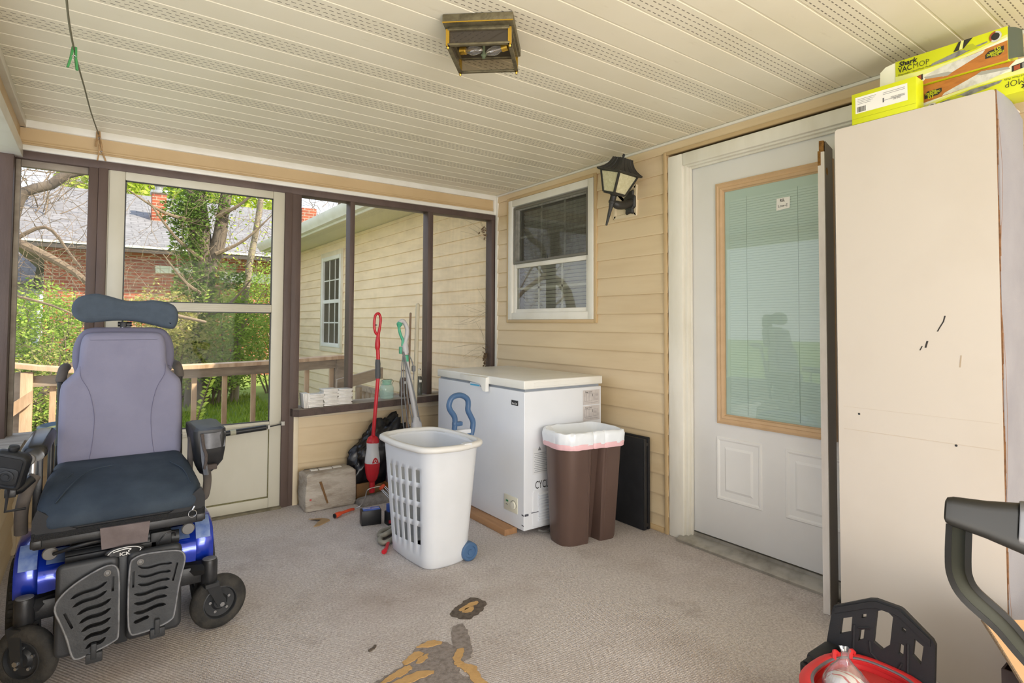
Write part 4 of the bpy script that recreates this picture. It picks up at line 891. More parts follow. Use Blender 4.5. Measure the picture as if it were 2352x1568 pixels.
mb = MB(); mb.box((x0 - .006, 2.762, .165), (x0 - .0035, 2.785, .175), .002); mb.build('power_lamp', mat('green_lens', '#2c7a4e', .3), cp)
mb = MB(); mb.lathe((x0 - .004, 2.71, .158), (-1, 0, 0), ((.0, 0), (.022, 0), (.020, .008), (0, .009)), 24); mb.build('dial', mat('ivory_dial', '#e9e6d6', .4), cp)
mb = MB(); mb.tube([V((x0 - .0045, 2.71 + .0265 * math.cos(a), .158 + .0265 * math.sin(a))) for a in (-.6 + .2 * i for i in range(22))], .0009, 5); mb.box((x0 - .005, 2.768, .148), (x0 - .0038, 2.785, .150)); mb.build('dial_scale', M_ink, cp)
# right end: stickers, lettering, vents
ye = y0 - .0006
M_stick = mat('printed_sticker', '#c9c3c0', .6, dark='#aaa5a6', var=.5, vs=30)
for k, z in enumerate((.702, .606)):
    o_ = quad('spec_sticker', [(2.385, ye, z), (2.525, ye, z), (2.525, ye, z + .09), (2.385, ye, z + .09)], M_stick, fz)
    text('Magic Chef', .008, (2.402, ye - .0003, z + .075), (1, 0, 0), (0, 0, 1), M_ink, 'lettering', o_, width=.055)
    mb = MB()
    for (a, b, c, d) in ((.012, .066, .012, .068), (.075, .067, .10, .005)): pass
    for a0, a1, b in ((.012, .075, .068), (.012, .075, .022), (.085, .13, .066), (.085, .13, .058), (.085, .13, .050), (.085, .13, .042), (.085, .13, .034), (.085, .13, .026), (.02, .125, .012)): mb.box((2.385 + a0, ye - .0004, z + b), (2.385 + a1, ye - .0001, z + b + .0012))
    for a in (.012, .03, .05, .074): mb.box((2.385 + a, ye - .0004, z + .022), (2.385 + a + .001, ye - .0001, z + .068))
    mb.box((2.385 + .078, ye - .0004, z + .05), (2.385 + .082, ye - .0001, z + .066)); mb.build('sticker_print', mat('grey_print', '#6d6a6c', .7), o_)
ws = quad('warning_sticker', [(2.0, ye, .34), (2.16, ye, .34), (2.16, ye, .49), (2.0, ye, .49)], mat('pale_sticker', '#dcdee0', .5), fz)
mb = MB()
for k in range(11): mb.box((2.016 + (.0 if k % 2 else -.006), ye - .0004, .352 + k * .0105), (2.13 - (k % 3) * .022, ye - .0001, .3545 + k * .0105))
mb.build('sticker_print', mat('grey_print2', '#8b8e92', .7), ws)
mb = MB(); mb.skin([[V((2.05 + a, ye - d, .474 + b)) for a, b in ((-.012, 0), (.012, 0), (0, .022))] for d in (.0001, .0006)]); mb.build('warning_triangle', mat('grey_print3', '#777a7e', .7), ws)
text('CYCLOPENTANE', .044, (2.018, ye - .0002, .258), (1, 0, 0), (0, 0, 1), M_ink, 'lettering', fz, width=.30)
mb = MB(); pad(mb, rrect(.30, .21, .02, 4, 2.15, .148), ((0, 0), (.003, .004), (.006, .004)), lambda u, v, d: V((u, y0 - d, v))); vp = mb.build('vent_panel', M_enam, fz)
mb = MB()
for a in (.075, .16):
    for k in range(5):
        z = a + k * .0155; mb.skin([[V((x, y0 - .004 - d, z + h)) for d, h in ((0, 0), (.011, .001), (.010, .004), (.0, .012))] for x in (2.04, 2.26)])
mb.build('vent_louvre', M_enam, vp, 20)
mb = MB()
for a, b, c, d in ((1.935, 2.0, .118, .124), (1.945, 1.985, .062, .066)): mb.skin([[V((x0 - .0006, y0 + q, z)) for q, z in ((.0, c), (.0, d), (.02, d + .003), (.02, c + .001))], [V((x0 - .0010, y0 + q, z)) for q, z in ((.0, c), (.0, d), (.02, d + .003), (.02, c + .001))]])
mb.box((1.945, ye - .0004, .116), (1.972, ye, .128)); mb.box((1.99, ye - .0045, .127), (2.06, ye - .004, .131)); mb.build('scuff', mat('dark_scuff', '#4e4f58', .8), fz)
mb = MB()
for x, y in ((2.06, 2.74), (2.46, 2.74), (2.06, 3.56), (2.46, 3.56)): mb.cyl((x, y, .0 if y < 3 else .034), (x, y, .04), .02)
mb.build('freezer_foot', M_black, fz)
mb = MB(); mb.tube([(2.03, 2.60, .03), (2.08, 2.59, .014), (2.16, 2.60, .012), (2.25, 2.63, .02)], .006, 7, smooth=4); mb.build('power_cord', M_cap, fz)
mb = MB(); mb.box((1.868, 2.70, 0), (1.957, 3.62, .034), .003); tag(mb.build('wood_plank', mat('raw_pine', '#a9805a', .75, dark='#7e5a3c', var=.7, vs=8, stretch=(3, .4, 1), bump=.2)), 'short pine board under the front edge of the freezer', 'board')

# ---- laundry hamper with wheels
M_hamp = mat('white_hamper_plastic', '#dcdfe3', .42, dark='#ced2d6', var=.4, vs=5)
hm = thing('laundry_hamper', 'tall white wheeled plastic laundry hamper with slotted side and blue handle', 'hamper', (1.41, 2.74, 0))
HM = Matrix.Translation((1.412, 2.735, 0)) @ Matrix.Rotation(.055, 4, 'Z')
# perimeter: a rounded rectangle; the -x side carries the holes. columns u along that side
def hring(w, d, r, z, bow=0):
    """points ordered: -x side from +y to -y in fine steps, then the other sides"""
    pts = []
    ny = 21
    for i in range(ny): t = i / (ny - 1); pts.append((-w / 2 - bow * math.sin(PI * t), d / 2 - r - (d - 2 * r) * t))
    def arc(cx, cy, a0): return [(cx + r * math.cos(math.radians(a0 + 90 * k / 5)), cy + r * math.sin(math.radians(a0 + 90 * k / 5))) for k in range(1, 6)]
    pts += arc(-w / 2 + r, -d / 2 + r, 180)
    pts += [(-w / 2 + r + (w - 2 * r) * t, -d / 2 - bow * math.sin(PI * t)) for t in (.25, .5, .75)] + [(w / 2 - r, -d / 2)]
    pts += arc(w / 2 - r, -d / 2 + r, 270)
    pts += [(w / 2 + bow * math.sin(PI * t), -d / 2 + r + (d - 2 * r) * t) for t in (.25, .5, .75)] + [(w / 2, d / 2 - r)]
    pts += arc(w / 2 - r, d / 2 - r, 0)
    pts += [(w / 2 - r - (w - 2 * r) * t, d / 2 + bow * math.sin(PI * t)) for t in (.25, .5, .75)] + [(-w / 2 + r, d / 2)]
    pts += arc(-w / 2 + r, d / 2 - r, 90)[:-1]
    return [V((x, y, z)) for x, y in pts]
zl = [.0, .012, .05, .105, .195, .222, .292, .318, .388, .412, .474, .50, .575, .592]
def hw(z): t = z / .6; return .245 + .075 * t, .40 + .10 * t
mb = MB(M=HM); rings = []
for z in zl:
    w, d = hw(z); e = .02 if z == 0 else 0
    rings.append(hring(w - e, d - e, .06 + .02 * z, z, .006 + .01 * z))
for R_ in rings:                                         # hole rows dip towards the near corner
    for i in range(21):
        z = R_[i].z
        if .09 < z < .49: R_[i].z = z - .012 + .024 * i / 20
RV = [mb.ring(r) for r in rings]; n_ = len(RV[0])
for k in range(len(RV) - 1):
    for i in range(n_):
        if k in (3, 5, 7, 9) and i in (2, 3, 6, 7, 10, 11, 14, 15, 18, 19):
            continue
        j = (i + 1) % n_; mb.b.faces.new((RV[k][i], RV[k][j], RV[k + 1][j], RV[k + 1][i]))
mb.b.faces.new(RV[0][::-1]); hb = mb.build('hamper_body', M_hamp, hm, 50)
sm = hb.modifiers.new('wall', 'SOLIDIFY'); sm.thickness = .003; sm.offset = 1
mb = MB(M=HM); w, d = hw(.595)
prf = ((0, .585), (.012, .578), (.026, .578), (.032, .588), (.030, .600), (.020, .606), (.004, .606), (-.002, .600), (-.002, .588))
mb.skin([hring(w + 2 * o, d + 2 * o, .075 + o, z, .016) for o, z in prf + prf[:1]], cap0=False, cap1=False); mb.build('rim', mat('ivory_rim', '#e2e1dd', .42, dark='#d5d3cb', var=.5, vs=7), hm, 60)
mb = MB(M=HM)
for s in (-1, 1): mb.skin([[V((x, y, z)) for x, y in ((s * .05 - .022, -.285), (s * .05 + .022, -.285), (s * .05 + .022, -.255), (s * .05 - .022, -.255))] for z in (.583, .609)]) if s > 0 else None
mb.build('rim_clip', M_hamp, hm)
M_hbl = mat('slate_blue_plastic', '#49698f', .42, dark='#3b577a', var=.4, vs=10)
mb = MB(); hy = 2.985
mb.tube([(1.70, hy, .56), (1.705, hy, .615), (1.70, hy, .65), (1.672, hy, .69), (1.664, hy, .72), (1.68, hy, .757), (1.715, hy, .772), (1.755, hy, .768), (1.788, hy, .745), (1.795, hy, .715), (1.793, hy, .68), (1.81, hy, .645), (1.828, hy, .61), (1.828, hy, .575), (1.818, hy, .53)], .0165, 12, smooth=4)
mb.box((1.69, hy - .015, .592), (1.752, hy + .015, .618), .006); mb.box((1.69, hy - .01, .535), (1.83, hy + .01, .565), .005)
ph = mb.build('pull_handle', M_hbl, hm)
mb = MB(); mb.box((1.66, hy - .03, .545), (1.80, hy + .012, .572), .006); mb.build('handle_socket', M_hamp, ph)
for k, y in enumerate((2.535, 2.95)):
    mb = MB(); mb.lathe((1.535, y + .03, .046), (0, -1, 0), ((0, 0), (.040, 0), (.046, .006), (.046, .040), (.040, .046), (.030, .046), (.028, .042), (.014, .042), (.012, .046), (0, .046)), 28); mb.build('hamper_wheel', M_hbl, hm)

# ---- brown recessed wastebasket with liner
M_bin = NT('pearl_brown_plastic'); vv = M_bin.coord(); M_bin.bsdf(M_bin.mix(M_bin.noise(3, vv), '#5a4740', '#6a554c'), .38, .25, .5); M_bin = M_bin.m
bn = thing('wastebasket', 'brown plastic wastebasket with a white and pink liner beside the freezer', 'trash can', (2.2, 2.42, 0))
BM = Matrix.Translation((2.205, 2.435, 0)) @ Matrix.Rotation(-.16, 4, 'Z')
def bring(w, d, r, z, notch):
    """outline with a deep channel in the -y face (and a lesser one behind)"""
    h = w / 2; ch0, ch1 = -.018, .072; dd = notch
    P = [(-h + r, -d / 2), (ch0, -d / 2), (ch0 + .008, -d / 2 + .006), (ch0 + .02, -d / 2 + dd), (ch1 - .02, -d / 2 + dd), (ch1 - .008, -d / 2 + .006), (ch1, -d / 2), (h - .03, -d / 2), (h - .008, -d / 2 + .008), (h, -d / 2 + .03)]
    P += [(h, d / 2 - .03), (h - .03, d / 2), (0, d / 2), (-h + r, d / 2)]
    P += [(-h + r + r * math.cos(a), d / 2 - r + r * math.sin(a)) for a in (PI / 2 + PI / 2 * k / 6 for k in range(1, 7))]
    P += [(-h + r + r * math.cos(a), -d / 2 + r + r * math.sin(a)) for a in (PI + PI / 2 * k / 6 for k in range(0, 6))]
    return [V((x, y, z)) for x, y in P]
mb = MB(M=BM); mb.skin([bring(.335, .19, .07, 0, .075), bring(.345, .20, .075, .02, .075), bring(.385, .265, .10, .52, .035), bring(.392, .275, .10, .575, .004), bring(.396, .28, .10, .60, .001)], cap1=False); b_o = mb.build('bin_body', M_bin, bn, 35)
b_o.modifiers.new('wall', 'SOLIDIFY').thickness = .003
mb = MB(M=BM)
for x in (-.030, .084): mb.skin([[V((x - .004, y, z)), V((x, y - .004, z)), V((x + .004, y, z))] for y, z in ((-.098, .03), (-.1345, .53))])
mb.build('vertical_rib', M_bin, bn)
def liner(zs, m, nm, amp, close_top=False):
    mb = MB(M=BM); rg = []
    r_ = random.Random(3)
    for z, o in zs:
        base = bring(.398 + 2 * o, .284 + 2 * o, .10, z, .001); dense = []
        for i in range(len(base)):
            a, b = base[i], base[(i + 1) % len(base)]; k = max(1, int((b - a).length / .012))
            dense += [a.lerp(b, j / 12) for j in range(12)] if False else [a.lerp(b, j / 4) for j in range(4)]
        rg.append([p + V((0, 0, amp * noise.noise(V((p.x * 22, p.y * 22, nm)))))+ V((p.x, p.y, 0)).normalized() * amp * .8 * noise.noise(V((p.x * 40, p.y * 40, z * 25 + nm))) for p in dense])
    mb.skin(rg, cap0=False, cap1=False); return mb
M_lin = mat('white_bin_liner', '#e8ecf0', .3, dark='#d3d9e0', var=.4, vs=10)
liner([(.545, .006), (.56, .008), (.59, .009), (.61, .004), (.613, -.006), (.59, -.016), (.55, -.036), (.50, -.060), (.42, -.085), (.38, -.11)], M_lin, 1.0, .007).build('bin_liner', M_lin, bn, 60)
liner([(.522, .004), (.53, .0055), (.549, .007), (.552, .0062)], None, 2.0, .004).build('pink_drawstring', mat('pink_drawstring_plastic', '#e9bcc0', .4), bn, 60)

# ---- folded black panel against the wall
fp_ = thing('folded_table', 'folded black table leaning upright against the siding behind the wastebasket', 'table', (2.6, 2.5, 0))
mb = MB(); mb.box((2.566, 2.295, .002), (2.588, 2.90, .528), .004); mb.build('table_half', M_vinyl, fp_)
mb = MB(); mb.box((2.603, 2.290, .002), (2.622, 2.90, .534), .004); mb.build('table_half', M_vinyl, fp_)
mb = MB(); mb.box((2.585, 2.30, .012), (2.606, 2.88, .52)); mb.build('gap_strip', M_black, fp_)
mb = MB()
for z in (.03, .495): mb.cyl((2.595, 2.289, z), (2.595, 2.30, z), .010, n=12)
mb.box((2.566, 2.288, .004), (2.588, 2.294, .526), .002); mb.build('edge_trim', mat('dark_metal_edge', '#3c3d40', .4, .6), fp_)

# ---- red spray mop
M_red = mat('red_plastic', '#c3202c', .35, dark='#a51a26', var=.3, vs=10)
sp_ = thing('spray_mop', 'red and white spray mop standing before the ledge', 'mop', (1.5, 3.7, 0))
my = 3.72
k_ = my / 3.7
mb = MB(); mb.tube([(1.497, my, .42), (1.527, my, .83)], .0125, 12); mb.tube([(1.527, my, .95), (1.522, my, 1.04)], .0125, 12); mb.build('mop_pole', M_red, sp_)
mb = MB(); mb.tube([(1.521, my, 1.02), (1.523, my, 1.10), (1.535, my, 1.17), (1.541, my, 1.225), (1.528, my, 1.262), (1.506, my, 1.255), (1.497, my, 1.22), (1.496, my, 1.175), (1.505, my, 1.135), (1.52, my, 1.12)], [.014, .017, .018, .016, .013, .011, .010, .010, .009, .009], 12, smooth=4)
gr_ = mb.build('loop_handle', M_red, sp_); mb = MB(); mb.cyl((1.505, my - .016, 1.185), (1.508, my + .008, 1.185), .006, n=10); mb.build('trigger', M_cap, gr_)
mb = MB(); mb.lathe((1.5265, my, .825), (-.02, 0, 1), ((.0, 0), (.016, 0), (.0185, .015), (.017, .07), (.018, .10), (.015, .128), (0, .128)), 16); mb.build('pole_grip', mat('dark_grey_grip', '#4d4f52', .6), sp_)
mb = MB(); mb.lathe((1.495, my, .14), (0, 0, 1), ((.0, 0), (.02, 0), (.034, .02), (.044, .06), (.0485, .10), (.049, .128), (.03, .13)), 22); mb.lathe((1.495, my, .07), (0, 0, 1), ((.018, 0), (.018, .09), (0, .09)), 14); mb.build('mop_body', M_red, sp_)
mb = MB(); mb.lathe((1.496, my, .398), (.04, 0, 1), ((.0405, 0), (.041, .012), (.032, .034), (.014, .048), (0, .048)), 22); mb.build('mop_shoulder', M_red, sp_)
mb = MB(); mb.lathe((1.495, my, .262), (0, 0, 1), ((.046, .0), (.0500, .006), (.048, .03), (.042, .075), (.039, .10), (.0395, .125), (.0408, .138)), 22); tk = mb.build('fluid_tank', mat('translucent_white_tank', '#d9dadd', .3, dark='#c4c8ce', var=.4, vs=12), sp_)
mb = MB(); mb.skin([[V((1.497 + a, my - .0475 - d, .283 + b)) for a, b in ((-.022, -.012), (.022, -.012), (.014, .012), (.004, .022), (-.004, .022), (-.014, .012))] for d in (-.004, .0015)]); em = mb.build('tank_emblem', M_red, tk); mb = MB(); mb.tube([V((1.497 + .008 * math.cos(a), my - .0495, .284 + .008 * math.sin(a))) for a in (i * .45 for i in range(14))], .0012, 5, closed=True); mb.build('emblem_ring', M_wtext, em)
mb = MB(); mb.skin([[V((x, y, z)) for y, z in ((3.66 + e, .0), (3.66, .02), (3.69, .05 + h), (3.74, .052 + h), (3.79, .02), (3.79 - e, .0))] for x, h, e in ((1.40, -.02, .01), (1.41, -.01, 0), (1.60, .012, 0), (1.66, .014, 0), (1.67, .0, .01))]); mb.build('mop_pad', mat('fuzzy_grey_pad', '#9c9690', .95, dark='#7c7671', var=.8, vs=30, bump=.9, bsc=160), sp_, 60)

# ---- steam mop, poles
M_grn = mat('mint_green_plastic', '#57b590', .4, dark='#479d7b', var=.3, vs=9)
M_ltg = mat('light_grey_plastic', '#c9c8c8', .4, dark='#b5b4b5', var=.4, vs=9)
sm_ = thing('steam_mop', 'grey and mint green steam mop with a wound cord leaning on the ledge', 'mop', (1.8, 3.72, 0))
sy_ = 3.72
mb = MB(); mb.tube([(1.735, sy_ + .02, .98), (1.73, sy_ + .02, 1.05), (1.745, sy_ + .02, 1.12), (1.742, sy_ + .02, 1.17), (1.712, sy_ + .02, 1.215), (1.688, sy_ + .02, 1.20)], [.024, .025, .025, .025, .022, .015], 12, smooth=4); hd = mb.build('steam_handle', M_ltg, sm_)
mb = MB(); mb.tube([(1.692, sy_ + .02, 1.205), (1.684, sy_ + .02, 1.17), (1.695, sy_ + .02, 1.12), (1.713, sy_ + .02, 1.08), (1.712, sy_ + .02, 1.04)], [.014, .019, .022, .016, .010], 10, smooth=4); mb.build('handle_inlay', M_grn, hd)
mb = MB(); mb.cyl((1.738, sy_ + .02, .93), (1.735, sy_ + .02, .975), .021); mb.box((1.688, sy_ - .0, .985), (1.70, sy_ + .03, 1.035), .004); mb.build('green_collar', M_grn, sm_)
mb = MB(); mb.tube([(1.738, sy_ + .02, .95), (1.79, sy_ - .02, .58), (1.80, sy_ - .03, .52)], .017, 12); mb.build('steam_pole', M_ltg, sm_)
mb = MB(); mb.skin([[V((x, y, z)) for x, y in rrect(w, w * .8, w * .3, 4, cx, sy_ - .03)] for z, w, cx in ((.03, .09, 1.82), (.12, .10, 1.815), (.35, .085, 1.805), (.50, .07, 1.80), (.545, .04, 1.797))]); mb.build('steam_body', M_ltg, sm_, 50)
mb = MB(); mb.box((1.70, sy_ - .10, .0), (1.93, sy_ + .01, .03), .008); mb.build('steam_head', M_ltg, sm_)
mb = MB()
for dx, b in ((0, -.02), (.014, .0), (.028, .03)):
    mb.tube([(1.712, sy_ - .0, 1.00), (1.690 + dx, sy_ - .02, .90), (1.685 + dx * 1.6, sy_ - .03, .70), (1.70 + dx * 2.6, sy_ - .035, .50), (1.72 + dx * 3, sy_ - .04, .42)], .0038, 6, smooth=5)
mb.tube([(1.712, sy_, 1.0), (1.735, sy_ - .01, .90), (1.78, sy_ - .04, .70), (1.815, sy_ - .05, .52), (1.83, sy_ - .06, .42)], .0038, 6, smooth=5); mb.tube([(1.745, sy_ - .0, .99), (1.776, sy_ - .0, .93), (1.79, sy_ - .0, .86), (1.786, sy_, .80)], .0038, 6, smooth=5); mb.box((1.776, sy_ - .012, .86), (1.80, sy_ + .01, .90), .004)
mb.build('power_cord', mat('grey_cord', '#77787a', .5), sm_)
def leanpole(name, label, a, b, r, m):
    mb = MB(); mb.tube([a, b], r, 12); mb.sphere(V(b), r * 1.0, 2); t_ = mb.build(name, m); tag(t_, label, 'pole'); return t_
leanpole('broom_pole', 'thick cream broom pole leaning against the mullion behind the steam mop', (1.73, 3.60, .012), (1.925, 3.945, 1.335), .0155, mat('cream_painted_pole', '#cbc2a8', .5, dark='#b3a98e', var=.5, vs=9))
leanpole('mop_stick', 'thin brown wooden stick leaning beside the cream broom pole', (1.68, 3.61, .01), (1.872, 3.955, 1.27), .0085, mat('brown_stick', '#87705b', .7, dark='#6b5746', var=.5, vs=9))

# ---- jar, bottles on the ledge (top rises gently to the far end)
lz = lambda x: .632 + (x - 1.03) / (XH - 1.04) * .04 + .0018
jg = thing('glass_jar', 'empty aqua glass canning jar with a wire bail on the ledge', 'jar', (1.70, 3.975, lz(1.7)))
def gl(n, c, r=.05, a=.75):
    t = NT(n); b = t.n('ShaderNodeBsdfPrincipled'); b.inputs['Base Color'].default_value = lin(c); b.inputs['Roughness'].default_value = r; b.inputs['Alpha'].default_value = a; b.inputs['Specular IOR Level'].default_value = .8; t.l(b.outputs[0], t.out.inputs[0]); return t.m
jz = lz(1.7)
mb = MB(); mb.skin([[V((1.70 + x, 3.975 + y, jz + z)) for x, y in rrect(2 * w, 2 * w, w * .55, 5)] for z, w in ((0, .038), (.008, .043), (.075, .044), (.088, .041), (.094, .036), (.10, .036))], cap1=False); jb = mb.build('jar_body', gl('aqua_glass', '#bfe0d3', .05, .28), jg, 50); jb.modifiers.new('wall', 'SOLIDIFY').thickness = .002
mb = MB(); mb.lathe((1.70, 3.975, jz + .10), (0, 0, 1), ((.036, 0), (.038, .004), (.034, .008), (.034, .024), (.037, .028), (.036, .034), (.02, .036), (0, .036)), 24); mb.build('jar_lid', gl('aqua_glass_lid', '#7cc4ac', .06, .5), jg)
mb = MB(); mb.tube([(1.656, 3.975, jz + .10), (1.652, 3.97, jz + .125), (1.668, 3.965, jz + .139), (1.732, 3.965, jz + .139), (1.748, 3.97, jz + .125), (1.744, 3.975, jz + .10)], .0016, 6); mb.build('wire_bail', M_shroud, jg)
def bottle(label, x, y, liq, cap):
    z = lz(x); t = thing('soda_bottle', label, 'bottle', (x, y, z), 'old soda bottles on the ledge')
    mb = MB(); mb.lathe((x, y, z), (0, 0, 1), ((0, 0), (.026, 0), (.0285, .006), (.027, .03), (.0245, .06), (.0265, .085), (.0285, .105), (.026, .125), (.018, .15), (.0125, .172), (.012, .186), (.0135, .188), (.0135, .196), (0, .197)), 24); b = mb.build('bottle_glass', gl('clear_bottle_glass_' + ('dark' if cap else 'amber'), '#cfd8c8', .04, .14), t)
    mb = MB(); mb.lathe((x, y, z + .004), (0, 0, 1), ((0, 0), (.0252, 0), (.0268, .006), (.0255, .028), (.0232, .056), (.0252, .082), (.0268, .10), (.0245, .12), (.018, .138), (0, .139)), 24); mb.build('cola', liq, t)
    mb = MB(); mb.box((x - .009, y - .0292, z + .098), (x + .009, y - .026, z + .116)); mb.build('paper_label', M_paper, t)
    mb = MB(); mb.lathe((x, y, z + .19), (0, 0, 1), ((.0145, 0), (.0142, .007), (.012, .0085), (0, .0085)), 18); mb.build('bottle_cap', M_alum if cap else mat('rusty_cap', '#8d6b52', .6), t)
    return t
bottle('old soda bottle with rusty cap standing behind the steam mop cord', 1.826, 3.975, mat('dark_cola_amber', '#4f241a', .3), False)
bottle('full dark cola bottle with grey cap against the mullion', 1.955, 3.975, mat('dark_cola', '#1d1714', .25), True)

# ---- white tiles in stacks on the ledge
M_tile = mat('white_glazed_tile', '#e2dfd8', .3, dark='#cac5ba', var=.5, vs=30)
mb = MB(); mb.box((-.048, -.048, 0), (.048, .048, .0078), .0012); tproto = mb.build('ceramic_tile', M_tile)
first = True
def tile(loc, rz, label, group, rx=0, ry=0):
    global first
    o = tproto if first else tproto.copy()
    if not first: COL.objects.link(o)
    first = False; o.location = loc; o.rotation_euler = (rx, ry, rz); tag(o, label, 'tile', group); return o
rt_ = random.Random(4)
for cx, n, word in ((1.175, 10, 'lowest'), (1.272, 13, 'middle'), (1.368, 12, 'mullion side')):
    zb = lz(cx) + .0025
    for k in range(n):
        tile((cx + rt_.uniform(-.006, .006), 3.945 + rt_.uniform(-.005, .005), zb + k * .0086), rt_.uniform(-.03, .03), 'small white ceramic tile in the %s stack of three on the ledge' % word, 'tiles in the %s stack' % word)
for k in range(5):
    tile((1.0935 + k * .0085, 3.945, lz(1.09) + .002 + .048 * 1.0), rt_.uniform(-.02, .02), 'small white ceramic tile standing on edge against the lowest stack', 'tiles standing on edge', 0, PI / 2 - .10)

# ---- battered carton, black bag, floor clutter
M_cart = mat('weathered_white_carton', '#b9b0a3', .9, dark='#80705c', var=.8, vs=7, stretch=(1, 1, 3), bump=.6, bsc=40)
ct = thing('battered_carton', 'battered water stained white carton against the low siding wall', 'carton', (1.23, 3.83, 0))
rb = random.Random(9)
mb = MB(); jit = lambda: rb.uniform(-.006, .006)
rings = []
for z, e in ((.002, .008), (.02, 0), (.10, -.004), (.19, .0), (.225, .004), (.238, .016)):
    rings.append([V((x + jit(), y + jit() * .7, z + jit() * .5)) for x, y in rrect(.325 - 2 * e, .165 - 2 * e, .012, 3, 1.235, 3.835)])
mb.skin(rings); mb.build('carton_body', M_cart, ct, 50)
mb = MB()
for a, b in ((1.13, 1.175), (1.185, 1.265), (1.275, 1.33)): mb.box((a, 3.84, .236), (b, 3.875, .243), .001)
mb.build('torn_flap', mat('clean_white_board', '#dcd7cd', .8), ct)
mb = MB(); mb.skin([[V((x, 3.7485, z)) for x, z in ((1.155, .185), (1.17, .186), (1.215, .045), (1.205, .04))], [V((x, 3.7440, z)) for x, z in ((1.155, .185), (1.17, .186), (1.215, .045), (1.205, .04))]]); mb.build('brown_tear', mat('brown_corrugation', '#7c5c3a', .9, bump=.8, bsc=120), ct)
mb = MB(); mb.box((1.097, 3.7435, .075), (1.108, 3.749, .086)); mb.build('red_mark', mat('faded_red_print', '#b3524c', .7), ct)
bgm = mat('crumpled_black_poly', '#141417', .28, dark='#2a2b31', var=.5, vs=8)
t_ = bmesh.new(); bmesh.ops.create_icosphere(t_, subdivisions=5, radius=1)
for v in t_.verts:
    p = v.co.copy(); k = 1 + .32 * noise.noise(p * 2.2) + .16 * abs(noise.noise(p * 5.5)) + .07 * noise.noise(p * 12)
    v.co = V((p.x * .20 * k, p.y * .095 * min(k, 1.1), p.z * .21 * k))
    v.co.z += v.co.x * .45
for v in t_.verts: v.co = V((1.60 + v.co.x, 3.865 + v.co.y, .295 + v.co.z))
me = bpy.data.meshes.new('garbage_bag'); t_.to_mesh(me); t_.free()
for p in me.polygons: p.use_smooth = True
me.materials.append(bgm); tag(link('garbage_bag', me), 'crumpled black plastic bag slumped behind the red mop', 'bag')
M_kraft = mat('brown_kraft_board', '#8c6a45', .85, dark='#6a4e33', var=.6, vs=8, bump=.1)
mb = MB(); mb.box((1.42, 3.80, 0), (1.68, 3.93, .115), .003); o_ = mb.build('kraft_carton', M_kraft); tag(o_, 'low brown kraft carton under the black bag', 'carton')
pb = thing('printed_box', 'small purple printed box standing on its end between mop and hamper', 'box', (1.75, 3.80, 0))
mb = MB(); mb.box((1.60, 3.70, .095), (1.74, 3.785, .11), .002); mb.box((1.60, 3.70, 0), (1.74, 3.785, .095), .002); mb.build('kraft_base', mat('orange_kraft', '#a9743f', .8), pb)
mb = MB(); mb.box((1.615, 3.715, .11), (1.735, 3.775, .255), .002); mb.build('purple_sleeve', mat('mottled_purple_print', '#a08d9c', .5, dark='#4b3850', var=1, vs=45), pb)
mb = MB(); mb.box((1.615, 3.715, .255), (1.735, 3.775, .31), .002); mb.build('box_top', M_paper, pb)
pr_r = thing('paint_roller', 'paint roller frame with orange handle lying before the battered carton', 'paint roller', (1.3, 3.66, 0))
M_org = mat('orange_plastic', '#d8512c', .42, dark='#b93f22', var=.4, vs=14)
mb = MB(); mb.tube([(1.195, 3.555, .016), (1.23, 3.57, .019), (1.275, 3.592, .018), (1.315, 3.612, .017), (1.335, 3.625, .012)], [.014, .0165, .0155, .014, .009], 12, smooth=3); h_ = mb.build('roller_handle', M_org, pr_r)
mb = MB(); mb.lathe((1.194, 3.5545, .016), (-.9, -.4, 0), ((.0, 0), (.0145, 0), (.0145, .004), (.009, .004), (.008, 0)), 14); mb.build('end_cap', M_shroud, h_)
mb = MB(); mb.tube([(1.33, 3.62, .014), (1.375, 3.625, .022), (1.40, 3.60, .07), (1.41, 3.59, .125), (1.45, 3.58, .14), (1.50, 3.56, .145)], .0032, 8, smooth=3); mb.build('roller_rod', M_steel, pr_r)
mb = MB(); mb.lathe((1.492, 3.565, .148), (.55, -.45, -.72), ((.008, 0), (.022, .004), (.022, .02), (.014, .024), (0, .024)), 16); mb.build('orange_hub', M_org, pr_r)
mb = MB(); d_ = V((.55, -.45, -.72)).normalized(); u_ = d_.orthogonal().normalized(); w_ = d_.cross(u_)
for k in range(6):
    a = k * PI / 3; r_ = (u_ * math.cos(a) + w_ * math.sin(a)) * .016; mb.tube([V((1.50, 3.56, .14)) + r_, V((1.50, 3.56, .14)) + d_ * .175 + r_ * 1.1], .0022, 6)
mb.build('roller_cage', M_steel, pr_r)
bb = thing('battery_box', 'small black battery with a blue label on the carpet', 'battery', (1.33, 3.34, 0))
BB = Matrix.Translation((1.338, 3.345, 0)) @ Matrix.Rotation(-.22, 4, 'Z')
mb = MB(M=BB); mb.box((-.058, -.036, 0), (.058, .036, .086), .003); mb.build('battery_case', M_black, bb)
mb = MB(M=BB); mb.box((-.046, -.03, .086), (.052, .03, .0872)); lb_ = mb.build('blue_label', mat('blue_label_print', '#4b74c9', .4, dark='#2c3f86', var=.6, vs=30), bb)
mb = MB(M=BB); mb.box((-.044, .004, .0872), (.0, .022, .0880)); mb.box((.005, -.002, .0872), (.05, .01, .0880)); mb.build('silver_print', mat('silver_print', '#c3cbd8', .3, .3), lb_)
cb2 = thing('cartridge_box', 'tiny black and red carton tucked behind the slotted hamper side', 'box', (1.45, 3.28, 0))
